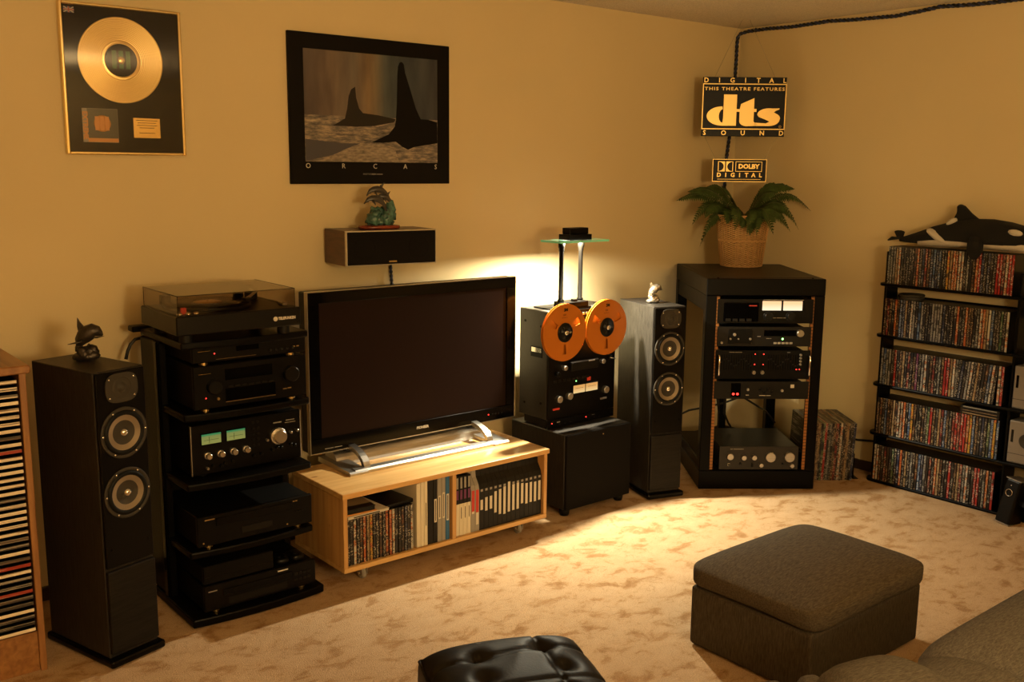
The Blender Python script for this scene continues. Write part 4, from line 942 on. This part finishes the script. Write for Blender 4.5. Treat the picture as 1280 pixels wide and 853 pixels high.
# equaliser
g = gear('graphic_equaliser','black graphic equaliser with red lights and chrome handles, middle of the rack','equaliser',.583,.730)
for side,x0 in ((0,.030),(1,.262)):
    s = S()
    for i in range(13): s.box(x0+i*.0125+side*.006,x0+i*.0125+.0015+side*.006,-.0012,0,.045,.125)
    s.o('slider_slot_row','black_gloss',g)
    s = S()
    for i in range(13): zz = .085+.018*math.sin(i*.9+side); s.box(x0+i*.0125-.002+side*.006,x0+i*.0125+.0035+side*.006,-.006,0,zz-.003,zz+.003)
    s.o('slider_cap_row','face_charcoal',g)
for x,z in ((.200,.128),(.243,.128),(.199,.075),(.242,.075),(.413,.050),(.428,.050)): S().lathe([(0,0),(.003,0),(.002,.002),(0,.002)],(x,-.0012,z),'y-',8).o('indicator_light','led_red',g)
for x in (.195,.238): knob(x,.035,.010,.014,g,n=14)
for i in range(4): knob(.430,.125-i*.016,.006,.010,g,name='toggle',n=10)
for x in (.012,.470): S().tube([(x,0,.025),(x,-.030,.025),(x,-.032,.03),(x,-.032,.118),(x,-.030,.123),(x,0,.123)],.005,8).o('handle','chrome',g)
printed(g,[((7,9,),.007,.10,.137),((4,),.007,.37,.137)])
# slim processor
g = gear('signal_processor','slim charcoal rack processor with twin red lights and square white badge','processor',.479,.570,m='face_charcoal')
S().box(.085,.135,-.002,0,.010,.082,.001).o('meter_window','black_gloss',g)
for x in (.098,.119): S().lathe([(0,0),(.0062,0),(.005,.003),(0,.003)],(x,-.002,.026),'y-',10).o('peak_light','led_red',g)
for x,z in ((.17,.05),(.235,.05),(.255,.035),(.275,.05),(.295,.038),(.345,.045)): knob(x,z,.007,.010,g,'brushed_silver' if x in(.17,.345) else 'black_plastic',n=12)
S().box(.388,.407,-.002,0,.058,.076,.001).o('badge','label_white',g); printed(g,[((4,),.007,.17,.02),((10,7,),.006,.26,.018)],'white_print')
# bottom amplifier
t = thing('stereo_preamplifier','charcoal amplifier with a row of round silver knobs, at the bottom of the rack','amplifier',(RL[0]+.104*math.cos(RA)-.01*math.sin(RA),RL[1]+.104*math.sin(RA)+.01*math.cos(RA),.0985),RA)
S().box(0,.409,0,.008,.004,.126,.001).o('front_panel','deck_side',t); S().box(.004,.405,.008,.38,.004,.124,.002).o('case','face_charcoal',t)
for x in (.04,.37):
    for y in (.03,.34): S().cyl((x,y,0),.012,.005,'z',12).o('foot','rubber',t)
for x,z,r in ((.053,.076,.0175),(.124,.070,.013),(.177,.070,.013),(.262,.073,.0265),(.360,.073,.0265),(.215,.030,.0105),(.375,.028,.0105)): knob(x,z,r,.022,t,'brushed_silver',n=28)
for x,z in ((.05,.030),(.11,.036),(.172,.034),(.33,.034),(.172,.022)): knob(x,z,.005,.008,t,'black_plastic',name='toggle',n=10)
S().box(.044,.056,-.002,0,.023,.037,.001).o('power_switch','label_white',t); printed(t,[((3,12,),.008,.09,.112)],'grey_print')
# cables in the rack
def rkp(x,y,z): return (RL[0]+x*math.cos(RA)-y*math.sin(RA), RL[1]+x*math.sin(RA)+y*math.cos(RA), z)
for pts,l in (([(.19,.26,.50),(.185,.28,.44),(.19,.30,.33),(.22,.32,.27),(.24,.33,.24)],'black cable hanging straight down inside the rack above the amplifier'),
              ([(.36,.30,.49),(.30,.33,.42),(.20,.36,.37),(.10,.38,.34),(.02,.40,.32),(-.06,.43,.27)],'black cable sweeping down to the left inside the open rack bay'),
              ([(.20,.33,.49),(.28,.35,.42),(.36,.36,.37),(.44,.38,.32),(.50,.40,.25)],'black cable sweeping down to the right inside the open rack bay'),
              ([(.15,.28,.49),(.142,.28,.43),(.150,.28,.38),(.16,.29,.33)],'short thin cable looping at the left of the rack bay')):
    tag(S().tube([rkp(*p) for p in pts],.0055,8).o('patch_cable','cable_black'),l,'cable')

# ================================================================== LP RECORDS beside the rack
rl = random.Random(11); x = .603; i = 0
LPC = 'kbkdtkerkgkdmkwkdtkkn'
n_lp = len(LPC)
for i,c in enumerate(LPC):
    wd = .0118; h = .312
    key = 'lp'
    if key not in LIB:
        bm = bmesh.new(); s = S().box(-.5,.5,0,.312,0,h); ob = s.o('lp_record','paper_white'); LIB[key] = ob.data; ob.data.materials.append(MATS['spine_k'])
        for p in ob.data.polygons: p.material_index = 1 if (p.normal.y < -.9 or p.normal.z > .9) else 0
        bpy.data.objects.remove(ob)
    ob = bpy.data.objects.new('lp_record', LIB[key]); C.objects.link(ob); ob.scale = (wd*.93,1,1)
    ob.location = rkp(x+wd/2,.146+rl.random()*.006,0); ob.rotation_euler = (0,R(2.0),RA)
    ob.material_slots[0].link = 'OBJECT'; ob.material_slots[0].material = MATS['spine_'+c]; ob.material_slots[1].link = 'OBJECT'; ob.material_slots[1].material = MATS['spine_'+c]
    tag(ob, f'LP record with a {SP[c][0]} sleeve, {ordn(i+1)} from the rack in the floor stack', 'LP record','LP records beside the rack'); x += wd
be = thing('bookend','small black metal bookend against the LP records on the floor','bookend',rkp(x+.016,.17,0),RA)
S().box(0,.003,0,.10,0,.14,.0008).o('upright_plate','black_paint',be); S().box(.003,.030,0,.10,0,.0025,.0005).o('foot_plate','black_paint',be)
tag(S().tube([(-.02,-.80,.16),(-.018,-.95,.165),(-.02,-1.05,.18),(-.025,-1.12,.195),(-.02,-1.3,.19)],.006,8).o('wall_cable','cable_black'),'black cable running low along the right wall behind the LP records','cable')

# ================================================================== FERN
fn = thing('potted_fern','green fern in a tall woven wicker basket, on top of the equipment rack','plant',(-.325,-.335,RH+.0018))
bs = S().lathe([(0,.0),(.108,0),(.112,.006),(.120,.09),(.133,.18),(.150,.285),(.142,.285),(.130,.25),(0,.25)],(0,0,0),'z',48).o('basket','wicker_weave',fn)
for z,r in ((.006,.113),(.145,.1295),(.150,.1305),(.284,.148)):
    S().tube([(r*math.cos(a*math.pi/20),r*math.sin(a*math.pi/20),z) for a in range(41)],.0042,6).o('rim_band','wicker',bs)
for i in range(26):
    a = 2*math.pi*i/26; S().tube([(.1135*math.cos(a),.1135*math.sin(a),.005),(.1345*math.cos(a),.1345*math.sin(a),.18),(.1505*math.cos(a),.1505*math.sin(a),.282)],.0032,5).o('stake','wicker',bs)
def frond(az, length, rise, droop, wl, seed):
    rd = random.Random(seed); P_ = []; n = 22; u = Vector((math.cos(az),math.sin(az),0)); side = Vector((-u.y,u.x,0))
    for i in range(n+1):
        t = i/n; P_.append(Vector((0,0,.25))+u*(.02+length*t)+Vector((0,0,rise*math.sin(min(1,t*1.25)*math.pi*.5)*1.0-droop*t*t*t))+side*.03*math.sin(t*3+seed)*t)
    s = S(); s.tube(P_,[.0028*(1-.75*i/n) for i in range(n+1)],5,mi=1)
    for i in range(3,int(n*1.5)):
        t = i/(n*1.5); k_ = min(int(t*n),n-1); p = P_[k_].lerp(P_[k_+1],t*n-k_); tg = (P_[k_+1]-P_[k_]).normalized()
        ll = 1.15*wl*(math.sin(math.pi*min(1,t*.92+.10))**.7)*(.9+.2*rd.random())
        near = 1 if side.dot(Vector((-.79,-.61,0))) > 0 else -1
        for sg in (-1,1):
            d = (side*sg*.70-Vector((0,0,1))*sg*near*.62+tg*.45+Vector((0,0,-.12-.15*rd.random()))).normalized(); nn = tg*.0075
            a = s.bm.verts.new(p-nn*.6); b = s.bm.verts.new(p+nn*.8); c1 = s.bm.verts.new(p+d*ll*.55+nn*.85); e = s.bm.verts.new(p+d*ll+Vector((0,0,-.18*ll))); c2 = s.bm.verts.new(p+d*ll*.55-nn*.7)
            s.bm.faces.new([a,b,c1,c2]); s.bm.faces.new([c2,c1,e])
    return s.o('frond',['fern_leaf','fern_stem'],fn,fix=False)
D0 = RA
for i,(da,ln,ri,dr,wl) in enumerate(((180,.36,.17,.06,.045),(186,.30,.19,.03,.05),(192,.22,.10,.24,.05),(172,.20,.08,.20,.05),(205,.26,.12,.10,.05),(225,.20,.09,.10,.055),(250,.17,.06,.09,.055),(272,.17,.05,.12,.055),
        (290,.18,.07,.10,.055),(312,.20,.10,.10,.055),(332,.24,.11,.16,.055),(350,.26,.13,.13,.055),(-2,.36,.19,.13,.040),(6,.27,.21,.03,.05),(16,.20,.20,.0,.045),(160,.20,.20,.02,.045),(215,.16,.18,.0,.05),(325,.15,.16,.0,.05),(240,.22,.12,.16,.055),(262,.20,.10,.16,.055),(282,.20,.10,.17,.055),(300,.24,.12,.18,.055),(198,.30,.14,.16,.05),(342,.28,.16,.20,.05))):
    frond(D0+R(da),ln,ri,dr,wl,i)

# ================================================================== SIGNS across the corner
def sgn(name,label,x,y,z,rz=R(-40)): return thing(name,label,'sign',(x,y,z),rz)
dt = sgn('cinema_sound_sign','black and gold digital sound cinema sign hanging across the room corner',-.310,-.292,1.806)
S().box(-.230,.230,0,.008,.002,.322,.001).o('sign_board','sign_black',dt)
z0,z1 = .040,.287
s = S(); q = .005
s.box(-.230,.230,-.003,.001,z0,z0+q); s.box(-.230,.230,-.003,.001,z1-q,z1); s.box(-.230,-.230+q,-.003,.001,z0+q,z1-q); s.box(.230-q,.230,-.003,.001,z0+q,z1-q); s.o('gold_border','gold_print',dt)
s = S()
for i,ch in enumerate('DIGITAL'): S().text(ch,.036,(-.212+i*.0715,-.0008,.3035),th=.001,bold=.0006).o('letter','gold_print',dt)
for i,ch in enumerate('SOUND'): S().text(ch,.036,(-.212+i*.106,-.0008,.020),th=.001,bold=.0006).o('letter','gold_print',dt)
S().text('THIS THEATRE FEATURES',.0245,(0,-.0008,.258),th=.001,spacing=1.25,sx=1.30,bold=.0003).o('middle_lettering','gold_print',dt)
def arc(cx,cz,rx,rz,a0,a1,n=16): return [(cx+rx*math.cos(R(a0+(a1-a0)*i/n)),cz+rz*math.sin(R(a0+(a1-a0)*i/n))) for i in range(n+1)]
def flatp(poly,name='logo_letter'): return S().prism(poly,(0,-.0002,0),(1,0,0),(0,0,1),.002).o(name,'gold_print',dt)
# d : round bowl with counter, block stem
bowl = arc(-.118,.112,.085,.052,88,272,24)+[(-.116,.075)]+arc(-.118,.112,.022,.037,265,95,12)[::-1][::-1]
flatp(arc(-.118,.112,.085,.052,90,270,24)+arc(-.116,.112,.020,.036,270,90,14))
flatp([(-.118,.060),(-.040,.060),(-.040,.228),(-.112,.228),(-.112,.10)])
# t : slanted top, crossbar
flatp([(-.040,.150),(-.040,.136),(-.022,.136),(-.022,.085)]+arc(.020,.085,.042,.027,180,275,8)+[(.062,.060),(.075,.066),(.056,.084),(.056,.136),(.070,.136),(.070,.152),(.056,.152),(.056,.210),(-.016,.178),(-.022,.150)])
# s
flatp([(.196,.156)]+arc(.140,.122,.064,.034,75,185,12)+[(.085,.108),(.118,.096),(.145,.084),(.125,.074),(.062,.078),(.062,.060)]+arc(.140,.096,.060,.036,270,360,10)+arc(.160,.100,.042,.030,0,60,6)+[(.166,.134),(.176,.142),(.196,.150)])
S().lathe([(.0075,0),(.0075,.0015),(.0055,.0015),(.0055,0)],(.203,-.0003,.057),'y-',16).text('R',.008,(.203,-.001,.057)).o('trademark','gold_print',dt)
for sx in (-1,1): S().tube([(sx*.165,.004,.322),(sx*.02,.05,.632)],.0008,5).o('hanging_wire','grey_print',dt)
dd = sgn('digital_audio_sign','small black and gold digital audio sign hanging just above the fern',-.317,-.287,1.560)
S().box(-.150,.150,0,.007,0,.124,.001).o('sign_board','sign_black',dd)
s = S(); q = .003
s.box(-.150,.150,-.002,.001,0,q); s.box(-.150,.150,-.002,.001,.124-q,.124); s.box(-.150,-.150+q,-.002,.001,q,.124-q); s.box(.150-q,.150,-.002,.001,q,.124-q); s.o('gold_border','gold_print',dd)
for x0,sg in ((-.120,1),(-.036,-1)):
    P_ = [(0,0),(0,.056),(.040,.056),(.040,0)]
    a_ = S(); xs = x0
    def mir(x): return xs+sg*x
    # open D glyph: frame around a half-round
    a_.prism([(mir(0),.056),(mir(0),.111),(mir(.0035),.111),(mir(.0035),.056)][::sg],(0,-.0003,0),(1,0,0),(0,0,1),.0015)
    outer = [(mir(.0385),.056),(mir(.0035),.056)]+[(mir(.0055+.027*math.cos(R(t))),.0835+.0255*math.sin(R(t))) for t in range(-90,91,15)]+[(mir(.0035),.111),(mir(.0385),.111)]
    a_.prism(outer[::sg],(0,-.0003,0),(1,0,0),(0,0,1),.0015); a_.o('double_d_logo','gold_print',dd)
s = S(); s.box(-.022,.125,-.0015,0,.056,.0585); s.box(-.022,.125,-.0015,0,.1085,.111); s.box(-.022,-.0195,-.0015,0,.0585,.1085); s.box(.1225,.125,-.0015,0,.0585,.1085); s.o('name_box','gold_print',dd)
S().text('DOLBY',.034,(.0515,-.0008,.0835),th=.001,bold=.0016,sx=1.05).o('name_lettering','gold_print',dd)
s = S()
for i,ch in enumerate('DIGITAL'): S().text(ch,.032,(-.113+i*.0385,-.0008,.036),th=.001,bold=.001).o('letter','gold_print',dd)
S().box(-.12,.12,-.0006,0,.0125,.0145).o('small_print','gold_print',dd)
for sx in (-1,1): S().tube([(sx*.135,.003,.124),(sx*.20,.006,.246)],.0007,5).o('hanging_wire','grey_print',dd)
cb = thing('ceiling_speaker_cable','twisted blue and black cable tacked along the ceiling edge and down the corner','cable',(0,0,0))
twist('strand',[(-.012,-1.90,2.425),(-.012,-1.609,2.415),(-.012,-1.517,2.415),(-.012,-1.372,2.417),(-.012,-1.227,2.426),(-.012,-1.12,2.415),(-.012,-.991,2.406),(-.012,-.856,2.410),(-.012,-.744,2.413),(-.012,-.599,2.421),(-.012,-.509,2.418),(-.012,-.365,2.414),(-.012,-.203,2.420),(-.012,-.06,2.418),(-.022,-.016,2.408),(-.036,-.012,2.385),(-.041,-.012,2.35),(-.041,-.012,2.259),(-.044,-.012,2.159),(-.071,-.012,1.823),(-.091,-.012,1.683),(-.096,-.012,1.543),(-.087,-.012,1.211),(-.085,-.012,1.10)],.0062,cb,20)
for y,z in ((-1.227,2.434),(-.744,2.421),(-.12,2.432)): S().tube([(-.001,y,z),(-.02,y,z-.001)],.002,5).o('cable_tack','cable_black',cb)

# ================================================================== DVD SHELF (right wall)
sh = thing('dvd_shelf','tall black shelf along the right wall, filled with five rows of DVDs','shelf',(-.16,-1.12,0))
BT = (.014,.268,.530,.790,1.057)
for z in BT:
    P_ = arc(.045,.0,.0,.0,0,0,1)[:0]
    # board outline with a rounded near end, running past the right upright
    P_ = [(.148,.045-.02)]+[(.0+.062+.062*math.cos(R(a)),.0+.045*math.sin(R(a))*1.0) for a in range(90,181,15)]+[(0,-1.0),(.148,-1.0)]
    o = S().prism(P_,(0,0,z-.014),(1,0,0),(0,1,0),.014).o('shelf_board','black_paint',sh)
    md = o.modifiers.new('b','BEVEL'); md.width = .004; md.segments = 2; md.limit_method = 'ANGLE'
for y in (.0085,-.668,-1.0): 
    S().box(.028,.140,y-.0085,y+.0055,.014,1.22 if y>0 else 1.165,.003).o('upright','black_paint',sh)
S().box(.143,.147,-1.0,.0,.02,.10).box(.143,.147,-1.0,.0,.56,.60).box(.143,.147,-1.0,.0,.95,.99).o('back_brace','black_paint',sh)
ROWS = (
 ('bottom', 0, 'wwdkmdkeknoktkgkdbnskmkotdkkrkdtmgwkkrrkgokr'),
 ('second lowest', 1, 'ddkbddtdwwokbydkkdkerdktmbdkmrmrroybdknkebyb'),
 ('middle', 2, 'sbgskrkdtkmkdpkswkdmkgdrrtwgknkswktkkdbwkwr'),
 ('second', 3, 'dmdkodbntkwskbskkkssssnkkkkokkoddkgwotwbkkekw'),
 ('top', 4, 'gggtwkkkkkdoknmdnbnbkkytoowwkgkdornknkkrrmwrr'),
)
for rn,bi,codes in ROWS:
    n = len(codes); L_ = .636; y = -1.1255; wd = L_/n; rr = random.Random(bi); gap = None
    for i,c in enumerate(codes):
        tilt = 0
        if bi==2 and 28<=i<=40: tilt = R(-4)
        hh = .190 if not (bi==4 and i>43) else .190
        yy = y-wd/2
        ob = case((-.150+rr.random()*.003, yy+ (.012 if tilt else 0), BT[bi]+.0006+(.0004 if tilt else 0)), wd*.965, c, f'{SP[c][0]} DVD case, {ordn(i+1)} from left on the {rn} row of the black shelf', f'DVDs on the {rn} row of the shelf', (0,-tilt,-math.pi/2))
        y -= wd
    if bi==1: pass
for k_ in range(3):
    ob = S().box(0,.19,0,.135,0,.0135,.0008).o('dvd_case',['case_black'],None,(-.148,-1.565,BT[1]+.1925+k_*.0142),R(-90))
    S().box(.012,.178,-.0006,.0004,.004,.010).o('spine_print',('spine_t','spine_d','spine_g')[k_],ob)
    tag(ob, ('lowest','middle','uppermost')[k_]+' of three DVDs lying flat above the second lowest row','DVD','DVDs lying flat on the shelf')
# tin lying on the second row
tn = thing('round_tin','grey round tin lying on the DVDs of the second shelf row','tin',(-.085,-1.235,BT[3]+.1908))
S().lathe([(0,0),(.058,0),(.060,.003),(.060,.018),(0,.018)],(0,0,0),'z',36).o('tin_body','ring_grey',tn); S().lathe([(0,.018),(.062,.018),(.062,.026),(.058,.028),(0,.028)],(0,0,0),'z',36).o('lid','ring_grey',tn)
# silver boxes in the next bay
for z,l in ((BT[2],'silver box with a black slot, on the middle shelf at the right edge'),(BT[1],'silver box with a black slot and round grille, on the second lowest shelf')):
    t = thing('silver_box',l,'speaker',(-.142,-1.803,z+.0005),R(-90))
    S().box(0,.16,0,.12,0,.205,.006,2).o('body','satin_silver',t); S().box(.012,.024,-.001,.004,.10,.16,.001).o('slot','black_gloss',t)
    S().lathe([(.035,0),(.035,.002),(.031,.003),(.028,.001),(0,.001)],(.085,-.0002,.115),'y-',28).o('round_grille','ring_grey',t); S().box(.0,.16,-.0006,.001,.045,.0475).o('seam','ring_grey',t)
# tilted black case on the floor
bc = thing('black_case','black tilted case with a metal ring and strap, on the floor by the shelf','case',(-.262,-1.826,.0115),R(-100))
M_ = Matrix.Rotation(R(6),4,'Y') @ Matrix.Rotation(R(-9),4,'X')
S().box(0,.075,0,.10,0,.215,.010,2,mtx=M_).o('body','black_plastic',bc)
S().box(-.001,.076,-.002,.102,.213,.218,.001,mtx=M_).box(-.001,.076,-.002,.102,-.002,.003,.001,mtx=M_).o('silver_edge','silver',bc)
s = S(); s.tube([M_@Vector((.034+.016*math.cos(a*math.pi/12),-.004,.150+.016*math.sin(a*math.pi/12))) for a in range(25)],.0018,6); s.o('metal_ring','chrome',bc)
S().ell(M_@Vector((.034,-.002,.186)),(.004,.003,.004),(0,0,0),1).o('stud','chrome',bc); S().box(.070,.16,.03,.05,.10,.125,.003,mtx=M_).o('strap','rubber',bc)

# ================================================================== PLUSH ORCA
po = thing('plush_orca','plush black and white orca toy lying on top of the DVD shelf','plush toy',(-.092,-1.5,BT[4]+.1915))
yo = -1.5; bz_ = BT[4]+.1915
def pw(y,z): return (0, y-yo, z-bz_)
path = [(-1.150,1.282),(-1.20,1.288),(-1.26,1.298),(-1.33,1.312),(-1.42,1.325),(-1.52,1.334),(-1.62,1.334),(-1.70,1.328),(-1.76,1.322),(-1.81,1.314),(-1.84,1.308)]
rad = [.010,.020,.032,.046,.060,.070,.072,.068,.060,.042,.018]
S().tube([pw(*p) for p in path],rad,20).o('body','plush_black',po)
S().tube([(x_-.0,y_,z_-.024) for x_,y_,z_ in [pw(*p) for p in path[2:10]]],[r*.86 for r in rad[2:10]],18,squash=(1,.78)).o('belly','plush_white',po)
S().ell((-.050,-1.745-yo,1.349-bz_),(.018,.036,.016),(R(8),0,0),2).o('eye_patch','plush_white',po)
S().ell((-.034,-1.365-yo,1.314-bz_),(.028,.066,.022),(R(28),0,0),2).o('side_patch','plush_white',po)
s = S()
s.prism([(1.37,1.366),(1.425,1.400),(1.440,1.432),(1.437,1.462),(1.452,1.472),(1.475,1.463),(1.510,1.430),(1.545,1.405),(1.60,1.392),(1.55,1.36),(1.45,1.35)],(.013,-yo,-bz_),(0,-1,0),(0,0,1),.026)
df = s.o('dorsal_fin','plush_black',po); md = df.modifiers.new('b','BEVEL'); md.width = .008; md.segments = 2
S().ell((-.020,-1.425-yo,1.384-bz_),(.026,.030,.016),(R(-35),0,0),2).o('saddle_patch','plush_white',po)
for sx,zz in ((-1,0),(1,.03)): S().tube([(0,.350,.040),(sx*.03,.372,.040+zz),(sx*.052,.385,.030+zz)],[.014,.026,.008],10,squash=(1,.35)).o('tail_fluke','plush_black',po)
S().tube([(-.058,-.070,.075),(-.078,-.078,.045),(-.088,-.082,.005),(-.089,-.080,-.032)],[.024,.036,.036,.014],12,squash=(1,.42)).o('flipper','plush_black',po)
S().tube([(.055,-.090,.070),(.066,-.11,.04),(.070,-.125,.016)],[.022,.026,.010],10,squash=(1,.4)).o('flipper','plush_black',po)

# ================================================================== OTTOMAN
ot = thing('fabric_ottoman','square grey tweed ottoman with a puffy top cushion, in the middle of the carpet','ottoman',(-2.012,-1.985,0))
def skirt(p,x,y,z): return p
S().box(-.326,.326,-.242,.242,.004,.218,.014,3).o('upholstered_base','tweed_side',ot)
for sx in (-1,1):
    for sy in (-1,1): S().cyl((sx*.27,sy*.19,0),.018,.01,'z',12).o('foot','rubber',ot)
def crown(p,x,y,z):
    e = (1-abs(x)**2.6)*(1-abs(y)**2.6)
    if z > 0: p.z = p.z*(.50+.62*e)
    else: p.z -= .016*abs(x*y)**2
    k_ = abs(x*y)**3
    p.x *= 1-.02*k_; p.y *= 1-.02*k_
    return p
S().pillow((0,-.004,.272),(.345,.265,.068),.50,.20,26,96,crown,bot=.95).o('top_cushion','tweed_top',ot)

# ================================================================== LEATHER FOOTSTOOL
ls = thing('leather_footstool','black tufted leather footstool at the bottom edge of the picture','footstool',(-3.545,-1.872,0),R(-22.8))
W_,D_ = .415,.43
def hgt(u,v):
    e = (max(0,1-abs(2*u-1)**5)*max(0,1-abs(2*v-1)**5))**.5
    h = .055*e
    for tu,tv in ((.30,.27),(.72,.22),(.30,.75),(.72,.75),(.78,.48),(.28,.5)):
        d2 = ((u-tu)**2+(v-tv)**2); h -= .020*math.exp(-d2/.004)
    h -= .008*math.exp(-((u-.72)/.012)**2)*(v<.80)
    h -= .006*math.exp(-((v-(.27+.02*math.sin(u*6)))/.022)**2)
    h -= .006*math.exp(-((v-.62)/.02)**2)
    h -= .003*abs(math.sin(u*13+v*7))*math.exp(-((v-.35)/.15)**2)
    return h
s = S(); n = 56; top = []; 
for j in range(n+1):
    row = []
    for i in range(n+1):
        u,v = i/n,j/n; bul = .012*math.sin(math.pi*u); row.append(s.bm.verts.new((W_*u, -D_*v+ .02*math.sin(math.pi*u)*(1-v), .378+hgt(u,v))))
    top.append(row)
for j in range(n):
    for i in range(n): f = s.bm.faces.new([top[j][i],top[j+1][i],top[j+1][i+1],top[j][i+1]]); f.smooth = True
rim = [top[0][i] for i in range(n+1)]+[top[j][n] for j in range(1,n+1)]+[top[n][i] for i in range(n-1,-1,-1)]+[top[j][0] for j in range(n-1,0,-1)]
ctr = Vector((W_/2,-D_/2,0)); prev = rim
for k_,(zz,ex) in enumerate(((.362,1.015),(.32,1.02),(.27,1.0),(.235,.94))):
    cur = [s.bm.verts.new(((v.co.x-ctr.x)*ex+ctr.x,(v.co.y-ctr.y)*ex+ctr.y,zz)) for v in rim]
    m_ = len(rim)
    for i in range(m_): f = s.bm.faces.new([prev[i],prev[(i+1)%m_],cur[(i+1)%m_],cur[i]]); f.smooth = True
    prev = cur
s.bm.faces.new(prev); s.o('cushion','leather',ls)
cor = [(0,0),(W_,0),(W_,-D_),(0,-D_)]
pp = [Vector((x,y+(.0),.343)) for x,y in cor]
pts = []
for a,b in zip(pp,pp[1:]+pp[:1]):
    for i in range(12):
        q_ = a.lerp(b,i/12); u = q_.x/W_; v = -q_.y/D_; pts.append((q_.x,q_.y+.02*math.sin(math.pi*u)*(1-v),.378))
pts.append(pts[0]); S().tube(pts,.0045,6).o('piping','leather',ls)
for tu,tv in ((.30,.27),(.72,.22),(.30,.75),(.72,.75)): S().ell((W_*tu,-D_*tv+.02*math.sin(math.pi*tu)*(1-tv),.378+hgt(tu,tv)+.001),(.008,.008,.003),(0,0,0),1).o('tuft_button','leather',ls)
S().cyl((W_/2,-D_/2,.03),.030,.20,'z',20).o('pedestal','black_paint',ls)
for a in range(4):
    an = a*math.pi/2+math.pi/4; S().tube([(W_/2,-D_/2,.05),(W_/2+.12*math.cos(an),-D_/2+.12*math.sin(an),.035),(W_/2+.20*math.cos(an),-D_/2+.20*math.sin(an),.016)],[.02,.016,.014],8).o('leg','black_paint',ls)

# ================================================================== SOFA
so = thing('sofa','grey tweed sofa with loose seat cushions, in the lower right corner','sofa',(-1.95,-2.62,0))
S().box(-.78,1.12,-.86,-.06,.03,.24,.03,3).o('base','tweed_sofa',so)
for sx in (-.7,1.04):
    for sy in (-.78,-.14): S().cyl((sx,sy,0),.022,.035,'z',12).o('foot','rubber',so)
S().pillow((.07,-.40,.330),(.70,.385,.108),.50,.20,20,64).o('seat_cushion','tweed_sofa',so)
S().pillow((.94,-.40,.36),(.17,.40,.20),.45,.25,18,48).o('armrest','tweed_sofa',so)
S().pillow((.10,-.80,.55),(.64,.10,.30),.5,.3,18,48).o('back_cushion','tweed_sofa',so)
S().pillow((-.70,-.44,.325),(.150,.38,.135),.55,.40,18,48).o('rolled_arm','tweed_sofa',so)
tp_ = thing('throw_pillow','plump grey throw pillow leaning on the near end of the sofa','pillow',(-3.000,-2.925,0),R(-14))
S().pillow((0,0,.287),(.15,.26,.287),.5,.55,18,48).o('pillow_body','tweed_sofa',tp_)
fb = thing('floor_cushion','lumpy grey cushion peeking up at the bottom edge beside the sofa','cushion',(-2.935,-2.570,0),R(-30))
S().pillow((-.050,0,.205),(.046,.055,.207),.55,.6,14,32).o('cushion_lobe','tweed_sofa',fb); S().pillow((.048,0,.208),(.042,.055,.212),.55,.6,14,32).o('cushion_lobe','tweed_sofa',fb)
